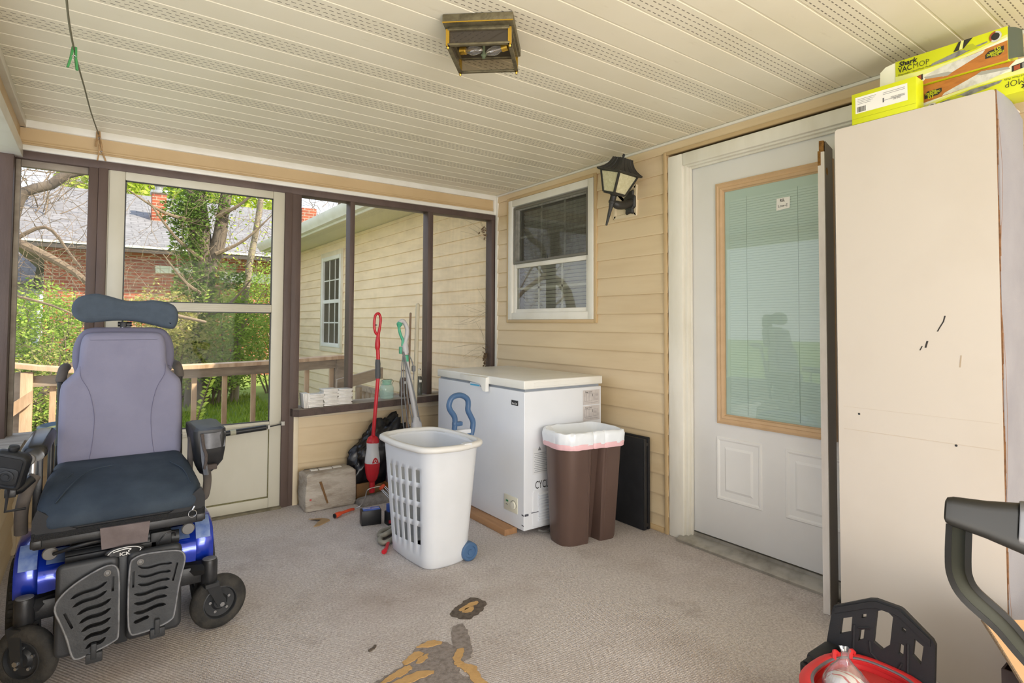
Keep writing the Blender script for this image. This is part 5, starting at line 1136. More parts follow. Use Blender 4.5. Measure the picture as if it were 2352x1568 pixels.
mb = MB(); mb.box((1.405, 3.245, 0), (1.49, 3.30, .075), .002); mb.build('carton_body', M_black, cb2); mb = MB(); mb.box((1.41, 3.2440, .012), (1.46, 3.2452, .03)); mb.build('red_band', M_red, cb2); mb = MB(); mb.box((1.412, 3.25, .075), (1.48, 3.29, .118), .002); mb.build('white_band', mat('blue_white_print', '#33519b', .5), cb2)
q = [(1.045, 3.48), (1.075, 3.475), (1.155, 3.53), (1.16, 3.555), (1.125, 3.60), (1.075, 3.615), (1.05, 3.60), (1.085, 3.575), (1.115, 3.55), (1.085, 3.52)]
mb = MB(); mb.skin([[V((x, y, z + (.010 if i > 5 else 0))) for i, (x, y) in enumerate(q)] for z in (.001, .005)]); tag(mb.build('cardboard_scrap', mat('tan_cardboard', '#a98b64', .85)), 'V-shaped tan cardboard scrap lying on the carpet', 'cardboard')
mb = MB(); mb.tube([(1.42, 3.12, .016), (1.33, 3.08, .016), (1.265, 3.03, .016), (1.262, 2.97, .016), (1.32, 2.99, .016), (1.42, 3.09, .016)], .0135, 10, smooth=6); mb.tube([(1.40, 3.16, .014), (1.32, 3.14, .014), (1.285, 3.075, .016), (1.31, 3.03, .04), (1.40, 3.10, .04)], .0135, 10, smooth=6); tag(mb.build('vacuum_hose', mat('beige_grey_hose', '#8f8a7c', .55, dark='#77725f', var=.5, vs=20)), 'coiled beige grey hose on the carpet behind the hamper', 'hose')
mb = MB(); mb.tube([(1.215, 2.858, .012), (1.24, 2.885, .014), (1.275, 2.945, .013), (1.31, 3.0, .012)], [.011, .014, .012, .009], 10, smooth=3); tag(mb.build('red_tool_handle', M_red), 'red plastic tool handle poking out from behind the hamper', 'tool')
rc = random.Random(2)
mb = MB(); hub = V((2.602, YF + .062, 1.28)); mb.tube([(2.606, YF + .062, .9), hub, (2.606, YF + .062, 1.95)], .0016, 4)
for k in range(26):
    a = V((2.604, YF + .062, rc.choice((1.0, 1.28, 1.32, 1.9)) + rc.uniform(-.05, .05))); b = a + V((rc.uniform(-.32, -.05), 0, rc.uniform(-.1, .22))); mb.tube([a, a.lerp(b, .5) + V((0, 0, rc.uniform(-.03, .02))), b], .0006, 4, smooth=3)
tag(mb.build('cobweb', mat('grey_cobweb', '#5f594f', .95), kind='stuff'), 'dusty cobweb strands across the corner screen', 'cobweb')
mb = MB()
for c_, n, s_ in (((2.575, YF + .05, .93), 26, .035), ((2.585, YF + .05, .84), 20, .03), ((2.56, YF + .05, 1.94), 18, .03)):
    for k in range(n):
        p = V(c_) + V((rc.gauss(0, .018), rc.gauss(0, .008), rc.gauss(0, .03))); u = V((rc.uniform(-1, 1), rc.uniform(-.5, .5), rc.uniform(-1, 1))) * s_ * .5; w = u.cross(V((0, 1, .2))) * .5; mb.face([p - u, p + w, p + u, p - w])
tag(mb.build('dry_leaves', mat('dry_brown_leaves', '#6e5b45', .9), kind='stuff'), 'dry leaves caught in the cobweb beside the corner post', 'leaves')
# ================================================================== right side
M_wboard = mat('white_coated_board', '#d1c8bc', .65, dark='#c5baab', var=.5, vs=2)
M_corr = mat('brown_corrugated_edge', '#8a6240', .9, dark='#5a3d27', var=.8, vs=60)
M_greyb = mat('grey_paperboard', '#98989f', .85, dark='#7f7f88', var=.6, vs=3, bump=.1, bsc=180)
tc = thing('tall_carton', 'tall white coated carton standing in front of the house door', 'carton', (2.46, .81, 0))
BX0, BX1, BY0, BY1, BZ = 2.30, 2.61, .562, 1.065, 1.962
mb = MB(); pad(mb, rrect(BY1 - BY0, BZ, .012, 4, (BY0 + BY1) / 2, BZ / 2), ((.001, 0), (0, .001), (0, .0055)), lambda u, v, d: V((BX0 + .0055 - d, u, v))); fpn = mb.build('front_panel', M_wboard, tc)
mb = MB()
for i in range(40): 
    z = i * .049; mb.box((BX0 + .0005, BY0 - .003 - .002 * math.sin(i * .9), z), (BX0 + .005, BY0 + .002, z + .0495)) if z + .0495 < BZ else None
mb.build('corrugated_edge', M_corr, fpn)
mb = MB(); mb.skin([[V((BX0 + .012 + .006 * math.sin(k * .8) + d, BY0 - .004 - .005 * math.sin(k * .55) , k * .0654)) for d in (0, .004)] for k in range(31)], close=False); mb.build('loose_liner_edge', M_corr, fpn)
mb = MB()
Y = lambda x: BY0
tp = [(BX0 + .016, BZ), (2.40, BZ + .004), (2.48, BZ), (2.56, BZ - .018), (BX1, BZ - .035)]
mb.skin([[V((x, y, z)) for x, z in [(BX0 + .016, 0), (BX1, 0)] + tp[::-1]] for y in (BY0, BY0 + .005)]); mb.build('side_panel', M_greyb, tc)
mb = MB(); mb.box((BX0 + .006, BY1 - .006, 0), (BX1, BY1, BZ - .004)); mb.build('far_side_panel', M_wboard, tc)
mb = MB(); mb.box((BX1 - .006, BY0 + .006, 0), (BX1, BY1 - .006, BZ - .04)); mb.build('back_panel', M_greyb, tc)
mb = MB(); mb.box((BX0 + .006, BY0 + .006, BZ - .010), (BX1 - .006, BY1 - .006, BZ - .004)); mb.build('top_flap', M_wboard, tc)
M_scf = mat('black_scuff_mark', '#3c3836', .9)
mb = MB(); fx_ = BX0 - .0006
def mark(pts, w):
    for (a, b), (c, d) in zip(pts, pts[1:]):
        mb.skin([[V((fx_, a - w, b)), V((fx_, a + w, b))], [V((fx_, c - w, d)), V((fx_, c + w, d))]], close=False)
mark([(.711, 1.232), (.716, 1.212), (.727, 1.192), (.734, 1.178)], .0022); mb.build('scuff', M_scf, fpn)
mb = MB(); mark([(.764, 1.145), (.770, 1.122)], .003); mb.build('scuff', M_scf, fpn)
mb = MB(); mark([(.780, 1.127), (.787, 1.112)], .002); mb.build('scuff', M_scf, fpn)
mb = MB(); mark([(.668, 1.10), (.672, 1.06)], .002); mb.build('scuff', mat('faint_brown_stain', '#b7a58e', .8), fpn)
mb = MB(); mb.box((BX0 - .0006, BY0 + .01, .803), (BX0, BY1 - .02, .805)); mb.box((BX0 - .0006, BY0 + .01, .888), (BX0, BY1 - .02, .8888)); mb.build('fold_crease', mat('crease_line', '#c9bcab', .7), fpn)
mb = MB()
for y, z in ((.99, .866), (.687, .80)): mb.cyl((BX0 - .001, y, z), (BX0, y, z), .004, n=10)
mb.build('staple', M_shroud, fpn)

# white plank leaning beside it
pl = thing('melamine_plank', 'narrow white particleboard plank with a chipped top end leaning beside the tall carton', 'plank', (2.45, 1.19, 0))
A0, A1 = V((2.452, 1.180, .002)), V((2.522, 1.213, 2.005))
dv = V((.968, .25, 0)).normalized(); nv = V((-dv.y, dv.x, 0))
def plank(z0, z1, m, nm, par, w0=0, w1=.165, t0=0, t1=.026):
    p, q = A0.lerp(A1, z0), A0.lerp(A1, z1)
    mb = MB(); mb.skin([[c + dv * w0 + nv * t0, c + dv * w1 + nv * t0, c + dv * w1 + nv * t1, c + dv * w0 + nv * t1] for c in (p, q)]); return mb.build(nm, m, par)
b1 = plank(0, .975, mat('scuffed_white_melamine', '#f2ece4', .5, dark='#cfc4b8', var=.7, vs=12, stretch=(1, 1, .3)), 'plank_board', pl)
M_chip = mat('raw_particleboard', '#a5793f', .95, dark='#6d4a22', var=.9, vs=60, bump=.5, bsc=200)
plank(.975, 1.0, M_chip, 'chipped_end', pl, .004, .14, .003, .022); plank(.945, .977, M_chip, 'chipped_end', pl, -.001, .02, .014, .0265)
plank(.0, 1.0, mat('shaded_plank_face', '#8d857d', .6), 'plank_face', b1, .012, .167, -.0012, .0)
c = A0.lerp(A1, .935) + dv * .045 - nv * .002
mb = MB(); mb.lathe(c, nv, ((0, 0), (.017, 0), (.017, .002), (0, .002))); mb.build('hinge_hole', M_chip, b1)

# ---- mop pad boxes on top
M_lime = mat('lime_yellow_print', '#d6dc1c', .4, dark='#c3cc10', var=.4, vs=6)
M_lime2 = mat('pale_lime_print', '#e6e98e', .4); M_cream2 = mat('cream_print', '#efeed8', .45)
M_wprint = mat('orange_wood_print', '#c07a35', .45, dark='#a4622a', var=.7, vs=14, stretch=(1, 2, 8))
M_gprint = mat('grey_photo_print', '#8f8f88', .45, dark='#4b4b46', var=.9, vs=40); M_dprint = mat('dark_print', '#2d2c26', .5); M_rprint = mat('red_brown_print', '#a6502f', .45)
M_pprint = mat('white_pad_print', '#dddcd5', .5, dark='#b9b8b0', var=.8, vs=50)
def layer(nm, P, pts, m, par, lift):
    """flat printing on the -x face; P maps (s, t) in 0..1 of the face"""
    mb = MB(); mb.face([P(s, t) - V((lift, 0, 0)) for s, t in pts]); return mb.build(nm, m, par)
def padbox(label, X0, X1, y0, y1, z0, z1, flip):
    t = thing('mop_pad_box', label, 'box', ((X0 + X1) / 2, (y0 + y1) / 2, z0))
    mb = MB(); mb.box((X0, y0, z0), (X1, y1, z1), .0015); b = mb.build('box_sleeve', M_lime, t)
    def P(s, u):
        if flip: s, u = 1 - s, 1 - u
        return V((X0, y1 - (y1 - y0) * s, z0 + (z1 - z0) * u))
    xd, yd = (V((0, 1, 0)), V((0, 0, -1))) if flip else (V((0, -1, 0)), V((0, 0, 1)))
    arc = [(s / 10, .62 - .62 * (1 - s / 10) ** 1.6 * .55 + .16 * s / 10) for s in range(11)]
    layer('pale_swoosh', P, [(0, .0)] + [(s, u) for s, u in [(0, .50), (.25, .46), (.5, .48), (.75, .58), (1, .76)]] + [(1, 0)], M_lime2, b, .0003)
    layer('pale_swoosh', P, [(0, .0), (0, .34), (.25, .30), (.5, .36), (.75, .50), (1, .68), (1, 0)], M_cream2, b, .0005)
    layer('wood_print', P, [(.24, 0), (.30, .18), (.40, .32), (.52, .36), (.60, .44), (1, .58), (1, 0)], M_wprint, b, .0007)
    layer('pad_print', P, [(.28, .22), (.36, .32), (.46, .40), (.82, .50), (.80, .42), (.54, .12), (.46, .06)], M_pprint, b, .0009)
    layer('pad_shadow', P, [(.28, .22), (.50, .17), (.54, .12), (.50, .05), (.30, .14)], mat('pad_edge_print', '#a9a8a2', .5), b, .0011)
    layer('vacuum_print', P, [(.34, .50), (.36, .58), (.50, .66), (.60, .72), (.66, .68), (.84, .74), (.84, .70), (.66, .60), (.58, .54)], M_gprint, b, .0011)
    layer('vacuum_print', P, [(.55, .72), (.60, .99), (.72, .99), (.64, .74)], M_dprint, b, .0012); layer('vacuum_print', P, [(.60, .74), (.62, .99), (.645, .99), (.63, .74)], M_lime2, b, .0013)
    layer('vacuum_print', P, [(.64, .72), (.66, .80), (.72, .80), (.74, .70), (.78, .66), (.74, .62), (.66, .64)], mat('olive_print', '#b3b92a', .45), b, .0014)
    layer('pad_count_panel', P, [(.82, .22), (.82, .34), (.85, .42), (.97, .46), (.97, .30), (.94, .22)], M_dprint, b, .0014)
    L_, H_ = y1 - y0, z1 - z0
    tx = lambda s_, h, s, u, m, w=None, bold=.0, sh=0: text(s_, h, P(s, u) - V((.0016, 0, 0)), xd, yd, m, 'lettering', b, width=w, bold=bold, lift=0, shear=sh)
    tx('10', .011, .885, .385, M_lime, .016, .01); tx('VACMOP', .0058, .855, .330, M_lime, .032, .02); tx('DISPOSABLE', .0065, .832, .275, M_lime, .046, .02); tx('PADS', .0065, .868, .228, M_lime, .02, .02)
    tx('Shark', .017, .035, .80, M_ink, .062, .03, .2); tx('VAC', .020, .03, .60, M_ink, .045, .012); tx('MOP', .020, .175, .60, M_dprint, .050, -.012); tx('Disposable Hard Floor Pads', .0065, .03, .50, M_ink, .105)
    layer('photo_strip', P, [(.02, .06), (.02, .22), (.27, .34), (.27, .16)], M_dprint, b, .0014); layer('photo_strip', P, [(.15, .13), (.15, .28), (.195, .30), (.195, .15)], M_gprint, b, .0016); layer('photo_strip', P, [(.21, .16), (.21, .30), (.255, .32), (.255, .18)], M_rprint, b, .0016)
    for r, m, lf in ((.032, M_rprint, .0014), (.022, M_dprint, .0017)):
        layer('round_badge', P, [(.905 + r * math.cos(a) * H_ / L_ * 4.6, .80 + r * 2.6 * math.sin(a) * 1.9) for a in (2 * PI * k / 24 for k in range(24))], m, b, lf)
    layer('round_badge', P, [(.905, .80)] + [(.905 + .032 * math.cos(a) * H_ / L_ * 4.6, .80 + .032 * 2.6 * 1.9 * math.sin(a)) for a in (-2.4 + k * .28 for k in range(15))], M_pprint, b, .00155)
    return t, b
t1, b1_ = padbox('upper lime mop pad box lying right way up on the tall carton', 2.385, 2.50, .547, .880, 2.074, 2.188, False)
mb = MB(); mb.skin([[V((x, y, z)) for x, z in ((2.385, 2.076), (2.50, 2.076), (2.50, 2.186), (2.385, 2.186))] for y in (.880, .881)], cap0=False, cap1=False)
mb.skin([[V((2.386, .880, 2.078)), V((2.386, .880, 2.186))], [V((2.384, .915, 2.080)), V((2.384, .912, 2.180))], [V((2.386, .935, 2.088)), V((2.386, .932, 2.165))]], close=False); mb.build('open_end_flap', M_cream2, t1, 60, label='open white end flap')
mb = MB(); mb.skin([[V((2.388, .547, 2.078)), V((2.388, .547, 2.186))], [V((2.40, .528, 2.08)), V((2.40, .530, 2.182))], [V((2.425, .515, 2.085)), V((2.425, .518, 2.178))]], close=False); mb.build('open_end_flap', mat('dark_green_flap', '#4c5340', .6), t1, 60)
t2, b2_ = padbox('lower mop pad box lying upside down under the other one on the tall carton', 2.40, 2.52, .445, .802, 1.964, 2.072, True)
mb = MB(); mb.skin([[V((2.402, .802, 1.968)), V((2.402, .802, 2.070))], [V((2.408, .812, 1.97)), V((2.408, .812, 2.068))]], close=False); mb.build('open_end_flap', mat('dark_green_flap2', '#4c5340', .6), t2, 60)
t3 = thing('small_pad_box', 'small plain lime box with a white barcode label at the front of the tall carton', 'box', (2.34, .89, 1.964))
mb = MB(); mb.box((2.304, .785, 1.964), (2.372, 1.002, 2.082), .0015); b3 = mb.build('box_sleeve', M_lime, t3)
lx = 2.3034
quad('shipping_label', [(lx, .988, 2.004), (lx, .812, 2.004), (lx, .812, 2.066), (lx, .988, 2.066)], M_paper, b3)
mb = MB(); rr = random.Random(8); y = .982
while y > .952:
    w_ = rr.uniform(.0006, .002); mb.box((lx - .0005, y - w_, 2.008), (lx - .0001, y, 2.028)); y -= w_ + rr.uniform(.0008, .0016)
mb.build('barcode', M_ink, b3)
mb = MB()
for k in range(4): mb.box((lx - .0005, .915 + k * .006, 2.056 - k * .006), (lx - .0001, .980, 2.0572 - k * .006))
for z in (2.054, 2.048, 2.026): mb.box((lx - .0005, .82, z), (lx - .0001, .892, z + .0012))
mb.box((lx - .0005, .888, 2.020), (lx - .0001, .893, 2.036)); mb.build('label_print', mat('grey_print4', '#77777a', .7), b3)
text('FOR HOUSEHOLD', .0055, (lx - .0005, .866, 2.028), (0, -1, 0), (0, 0, 1), mat('grey_print5', '#5d5d60', .7), 'lettering', b3, width=.045); text('USE ONLY', .0055, (lx - .0005, .858, 2.020), (0, -1, 0), (0, 0, 1), M_ink, 'lettering', b3, width=.026)
mb = MB(); mb.box((2.3034, .786, 1.985), (2.3040, 1.001, 1.9858)); mb.build('flap_line', mat('olive_fold', '#a8ad18', .6), b3)

# ---- red tub with black slotted back plate
M_dblk = mat('matte_black_plastic', '#202124', .6, dark='#2c2d31', var=.5, vs=12, bump=.12, bsc=300)
M_redp = mat('bright_red_plastic', '#d63436', .4, dark='#c22a2e', var=.3, vs=8)
rt = thing('red_bucket', 'red plastic tub with a black slotted back plate at the foot of the tall carton', 'bucket', (1.78, .76, 0))
PX = 1.945
pf = lambda u, v, d: V((PX - d + (v - .2) * .12, u, v))
po = [(.955, .02), (.950, .105), (.940, .173), (.927, .275), (.922, .288), (.912, .293), (.818, .347), (.799, .353), (.733, .353), (.724, .350), (.647, .297), (.640, .285), (.640, .02)]
holes = [[(.897, .258), (.865, .275), (.867, .229), (.901, .209)], [(.838, .293), (.824, .300), (.824, .289), (.838, .282)], [(.796, .318), (.771, .333), (.750, .319), (.756, .237), (.777, .215), (.802, .226)], [(.842, .244), (.828, .252), (.830, .223), (.845, .212)], [(.726, .301), (.715, .297), (.715, .287), (.726, .291)], [(.730, .254), (.719, .251), (.720, .219), (.733, .223)], [(.693, .281), (.669, .270), (.674, .218), (.696, .234)]]
mb = MB(); mb.plate(po, holes, pf, .014); bp_ = mb.build('back_plate', M_dblk, rt, 30)
mb = MB(); mb.skin([[pf(u, v - a, d) for a, d in ((.002, .010), (.002, .018), (.020, .018), (.024, .010))] for u, v in ((.918, .286), (.815, .342), (.795, .349), (.735, .349), (.652, .298))]); mb.build('top_rim', M_dblk, bp_)
mb = MB()
for P_ in ([(.812, .225), (.808, .195), (.775, .17), (.735, .17), (.722, .20)], [(.858, .255), (.858, .16)], [(.708, .26), (.705, .10)], [(.845, .25), (.812, .262)]): mb.tube([pf(u, v, .014) for u, v in P_], .004, 6)
mb.build('plate_rib', M_dblk, bp_)
def oval(cx, cy, rx_, ry_, z, n=40, p=2.6): return [V((cx + rx_ * math.copysign(abs(math.cos(a)) ** (2 / p), math.cos(a)), cy + ry_ * math.copysign(abs(math.sin(a)) ** (2 / p), math.sin(a)), z)) for a in (2 * PI * k / n for k in range(n))]
cx_, cy_ = 1.762, .755
mb = MB(); mb.skin([oval(cx_, cy_, .12, .10, .004), oval(cx_, cy_, .13, .11, .02), oval(cx_, cy_, .150, .130, .165), oval(cx_, cy_, .150, .130, .17), oval(cx_, cy_, .142, .122, .168), oval(cx_, cy_, .12, .10, .03)]); mb.build('tub_wall', M_redp, rt, 50)
mb = MB(); mb.skin([oval(cx_, cy_, .150 + o, .130 + o, z) for o, z in ((-.012, .166), (.012, .160), (.022, .166), (.022, .178), (.010, .184), (-.004, .184), (-.014, .176), (-.012, .166))], cap0=False, cap1=False); rm = mb.build('tub_rim', M_redp, rt, 60)
mb = MB(); mb.skin([oval(cx_, cy_, .150 + o, .130 + o, z) for o, z in ((-.006, .183), (-.012, .183), (-.014, .180), (-.008, .180), (-.006, .183))], cap0=False, cap1=False); mb.build('grey_gasket', mat('grey_rubber', '#6f6a70', .7), rm)
mb = MB(); mb.skin([oval(cx_, cy_, .139, .119, .150), oval(cx_, cy_, .12, .10, .158), oval(cx_, cy_, .02, .02, .16)], cap0=False); mb.build('inner_lid', mat('dull_red_plastic', '#c8403e', .55), rt, 60)
mb = MB()
for y in (.87, .842): mb.tube([(1.872 - (y - .842) * 1.6, y, .178), (1.885 - (y - .842) * 1.6, y + .004, .196), (1.90 - (y - .842) * 1.6, y + .002, .186)], .007, 8, smooth=3)
mb.build('rim_tab', M_redp, rm)
mb = MB(); mb.skin([[V((x, y, z)) for x, y in rrect(.16, .04, .012, 3, 1.84, .925)] for z in (.01, .13, .155)]); mb.box((1.80, .90, .12), (1.93, .945, .175), .012); mb.tube([(1.78, .93, .15), (1.83, .93, .165), (1.90, .93, .15)], .012, 8); mb.build('side_carriage', M_dblk, rt)
pg = thing('plastic_bag', 'clear plastic bag of white and red mints twisted shut in the red tub', 'bag', (1.74, .80, .16))
rg = random.Random(12); bx, by = 1.715, .785
mb = MB()
def bagring(z, r, k): return [V((bx + r * math.cos(a) * (1 + k * noise.noise(V((math.cos(a) * 2, math.sin(a) * 2, z * 20)))), by + r * math.sin(a) * (1 + k * noise.noise(V((math.sin(a) * 2, math.cos(a) * 2, z * 20 + 5)))), z)) for a in (2 * PI * i / 28 for i in range(28))]
mb.skin([bagring(.162, .05, .1), bagring(.17, .062, .1), bagring(.20, .058, .15), bagring(.225, .040, .25), bagring(.245, .022, .4), bagring(.262, .010, .5), bagring(.275, .012, .6), bagring(.285, .016, .6)], cap1=False); mb.build('clear_film', glass('clear_film', '#f6f6f6', .14, .10, '#e8e8ea', .08), pg, 60)
t = NT('white_red_swirl'); vv = t.coord(); wv = t.n('ShaderNodeTexWave'); wv.inputs['Scale'].default_value = 9; wv.inputs['Distortion'].default_value = 9; wv.inputs['Detail'].default_value = 3; t.l(vv, wv.inputs['Vector'])
t.bsdf(t.mix(t.ramp(wv.outputs['Fac'], .80, .9), '#e9e5e2', '#c8323c'), .5)
mb = MB(); mb.skin([bagring(.163, .04, .1), bagring(.172, .052, .2), bagring(.192, .050, .3), bagring(.207, .034, .4), bagring(.214, .012, .4)]); mb.build('bag_contents', t.m, pg, 60)

# ---- open carton and the appliance handle at the very front
oc = thing('open_carton', 'open tan cardboard carton with a raised flap beside the tall carton', 'carton', (2.1, .30, 0))
M_tanc = mat('tan_carton_board', '#c9a57c', .85, dark='#b18c63', var=.5, vs=4)
mb = MB(); 
for a, b in (((1.86, .02, 0), (1.865, .47, .33)), ((2.25, .02, 0), (2.255, .47, .33)), ((1.865, .465, 0), (2.25, .47, .33)), ((1.865, .02, 0), (2.25, .025, .33)), ((1.865, .025, 0), (2.25, .465, .006))): mb.box(a, b)
mb.build('carton_wall', mat('dark_carton_interior', '#3a3231', .7, dark='#241f1f', var=.6, vs=10), oc)  # darkness inside the open carton put into the wall colour
def thick(nm, pts, m, n, th, par):
    mb = MB(); mb.skin([[V(p) for p in pts], [V(p) + V(n).normalized() * th for p in pts]]); return mb.build(nm, m, par)
fl = thick('raised_flap', [(1.935, .526, .406), (2.252, .475, .331), (2.252, .20, .331), (1.80, .36, .29), (1.766, .404, .355)], M_tanc, (.1, .1, -1), .005, oc)
mb = MB(); mb.tube([(1.935, .527, .403), (1.85, .466, .380), (1.766, .405, .352)], .0042, 5, smooth=4); mb.build('torn_edge', mat('grey_torn_edge', '#8b7760', .9, bump=.8, bsc=200), fl)

M_olive = mat('glossy_charcoal_plastic', '#171715', .5, dark='#101111', var=.5, vs=8, spec=.3)
hn = thing('upright_vacuum', 'dark charcoal loop handle of an upright vacuum close in front of the tall carton', 'vacuum cleaner', (1.12, .14, 0))
g0, g1, g2 = V((.898, .277, .958)), V((.976, .22, .935)), V((1.06, .158, .905))
vd = V((.86, .24, -.26)).normalized()     # away from the lens
def gring(c, ru, rv): 
    ax = (g1 - g0).normalized(); up = ax.cross(vd).normalized(); 
    if up.z < 0: up = -up
    return [c + up * b + vd * a for a, b in rrect(2 * rv, 2 * ru, min(ru, rv) * .62, 5)]
ax_ = (g1 - g0).normalized()
mb = MB(); mb.skin([gring(g0 - ax_ * .0065, .011, .014), gring(g0 - ax_ * .004, .0158, .018), gring(g0 + ax_ * .004, .0185, .02), gring(g0.lerp(g1, .5), .0235, .022), gring(g1, .032, .024), gring(g2, .045, .028)]); hg = mb.build('hand_grip', M_olive, hn, 60)
mb = MB(); c_ = g0.lerp(g1, .93); mb.skin([[p for p in gring(c_ + V((.0, 0, .004)), .0290, .0245)], gring(c_ + V((.0, 0, .004)) + ax_ * .002, .0300, .0255), gring(g2 + V((0, 0, .006)), .042, .030)]); mb.build('grip_inlay', mat('silver_charcoal_inlay', '#5a5a5c', .35, .3), hg)
arm = [(.908, .270, .938), (.9065, .2715, .895), (.9095, .2705, .872), (.922, .263, .848), (.956, .24, .811), (.98, .223, .777), (1.04, .182, .693), (1.10, .15, .58), (1.12, .14, .45)]
arm = crom([V(p) for p in arm], 4)
def strip(nm, o0, o1, d0, d1, m, par):
    mb = MB(); rg = []
    for i, p in enumerate(arm):
        a = arm[max(0, i - 1)]; b = arm[min(len(arm) - 1, i + 1)]; d = (b - a).normalized(); s_ = d.cross(vd).normalized()
        rg.append([p + s_ * o0 + vd * d0, p + s_ * o1 + vd * d0, p + s_ * o1 + vd * d1, p + s_ * o0 + vd * d1])
    mb.skin(rg); return mb.build(nm, m, par, 50)
la = strip('loop_arm', -.0135, .0135, .006, .030, M_olive, hn)
strip('arm_rib', -.0140, -.0070, -.004, .012, M_olive, la); strip('arm_rib', .0070, .0140, -.004, .012, M_olive, la); strip('arm_inlay', -.0085, .0085, .003, .008, mat('olive_inlay', '#34352a', .6, spec=.3), la)
mb = MB(); mb.lathe((1.12, .14, .03), (0, 0, 1), ((0, 0), (.05, 0), (.055, .02), (.05, .12), (.04, .22), (.03, .42), (.02, .44), (0, .44)), 24); mb.build('vacuum_body', M_olive, hn)
mb = MB(); mb.box((1.04, .06, .0), (1.24, .22, .05), .02); mb.build('vacuum_base', M_black, hn)

# ---- ceiling lamp
cl_ = thing('ceiling_lamp', 'square tarnished brass ceiling lantern with smoked glass and two clear bulbs', 'lamp', (1.106, 1.742, 2.13))
LM = Matrix.Translation((1.102, 1.742, 0)) @ Matrix.Rotation(math.atan2(-.665, .747), 4, 'Z')
M_tarn = mat('tarnished_brass', '#7b7257', .55, .5, dark='#544d3a', var=.9, vs=30, bump=.25, bsc=90)
M_brass = mat('polished_brass', '#d3ac45', .25, .8)
mb = MB(M=LM); mb.box((-.122, -.135, 2.226), (.122, .135, 2.257), .003); mb.box((-.105, -.105, 2.215), (.105, .105, 2.228), .002); cpn = mb.build('canopy_plate', M_tarn, cl_)
mb = MB(M=LM); mb.box((-.122, -.1365, 2.226), (.122, -.1345, 2.230)); mb.build('brass_edge', M_brass, cpn)
zt, zb_, hl = 2.216, 2.158, .108
mb = MB(M=LM)
for z in (zt - .006, zb_):
    for s in (-1, 1): mb.box((s * hl - .007, -hl, z), (s * hl + .007, hl, z + .007), .001); mb.box((-hl, s * hl - .007, z), (hl, s * hl + .007, z + .007), .001)
mb.build('cage_frame', M_tarn, cl_)
for a in (-1, 1):
    for b in (-1, 1):
        mb = MB(M=LM); mb.box((a * hl - .006, b * hl - .006, zb_), (a * hl + .006, b * hl + .006, zt)); mb.build('corner_bar', M_brass, cl_)
        mb = MB(M=LM); mb.lathe((a * hl, b * hl, zb_), (0, 0, -1), ((.003, 0), (.003, .003), (.005, .005), (.0035, .010), (0, .011)), 10); mb.build('corner_screw', M_brass, cl_)
M_smoke = glass('smoked_glass', '#b3a894', .08, .16, '#85796a')
for a, b in ((0, -1), (0, 1), (-1, 0), (1, 0)):
    k = hl - .001; p = [(-k if a == 0 else a * k, b * k if a == 0 else -k), (k if a == 0 else a * k, b * k if a == 0 else k)]
    mb = MB(M=LM); mb.face([V((*p[0], zb_ + .004)), V((*p[1], zb_ + .004)), V((*p[1], zt - .003)), V((*p[0], zt - .003))]); mb.build('glass_panel', M_smoke, cl_)
mb = MB(M=LM); mb.box((-.10, -.10, 2.213), (.10, .10, 2.2155)); mb.build('reflector_plate', mat('dark_reflector', '#4a4132', .5, .4), cl_)
mb = MB(M=LM); mb.cyl((0, .0, 2.215), (0, .0, 2.172), .0055, n=10); mb.lathe((0, 0, 2.178), (0, 0, -1), ((.0, 0), (.010, .002), (.010, .007), (.006, .010), (.006, .016), (0, .017)), 12); mb.build('centre_rod', mat('green_tarnished_rod', '#6f7a5e', .6, .3), cl_)
for s, y in ((-1, -.005), (1, .015)):
    b0 = V((s * .088, y - .02 * s, 2.200)); d = V((-s * .9, .25 * s, -.12)).normalized()
    mb = MB(M=LM); mb.lathe(b0, d, ((.0, 0), (.014, 0), (.014, .022), (.010, .024), (0, .024)), 16); mb.build('lamp_socket', M_brass, cl_)
    mb = MB(M=LM); mb.lathe(b0 + d * .022, d, ((.010, 0), (.011, .008), (.017, .022), (.0175, .034), (.013, .052), (.006, .066), (0, .070)), 18); bl = mb.build('bulb', glass('clear_bulb_glass', '#fbf9f2', .22, .05, '#ffffff'), cl_)
    mb = MB(M=LM); q_ = d.orthogonal().normalized()
    for k in (-1, 0, 1): mb.cyl(b0 + d * .03 + q_ * .004 * k, b0 + d * .062 + q_ * .004 * k, .0009, n=5)
    mb.build('filament', M_brass, bl)

# ---- wall lantern
wl = thing('wall_lantern', 'black coach lantern with frosted panes hanging askew beside the window', 'lamp', (2.47, 2.44, 1.94))
M_iron = mat('black_cast_metal', '#2b2a27', .5, dark='#3d3a33', var=.6, vs=20, bump=.15, bsc=150)
WLM = Matrix.Translation((2.47, 2.445, 1.945)) @ Matrix.Rotation(math.radians(17), 4, 'X') @ Matrix.Rotation(math.radians(3), 4, 'Y')
sq = lambda w, z: [V((a * w / 2, b * w / 2, z)) for a, b in ((-1, -1), (1, -1), (1, 1), (-1, 1))]
mb = MB(M=WLM); mb.lathe((0, 0, .0), (0, 0, -1), ((.0, 0), (.0165, 0), (.0165, .03), (.0125, .05), (.0065, .155), (0, .157)), 10); mb.build('tail_spike', M_iron, wl, 25)
mb = MB(M=WLM); mb.lathe((0, 0, -.02), (0, 0, 1), ((.0, 0), (.021, 0), (.023, .012), (.019, .018), (.019, .045), (.026, .052), (.0, .055)), 16); mb.build('collar', M_iron, wl)
w0, w1, z0_, z1_ = .092, .158, .038, .165
mb = MB(M=WLM); mb.box((-w0 / 2, -w0 / 2, z0_ - .006), (w0 / 2, w0 / 2, z0_ + .003))
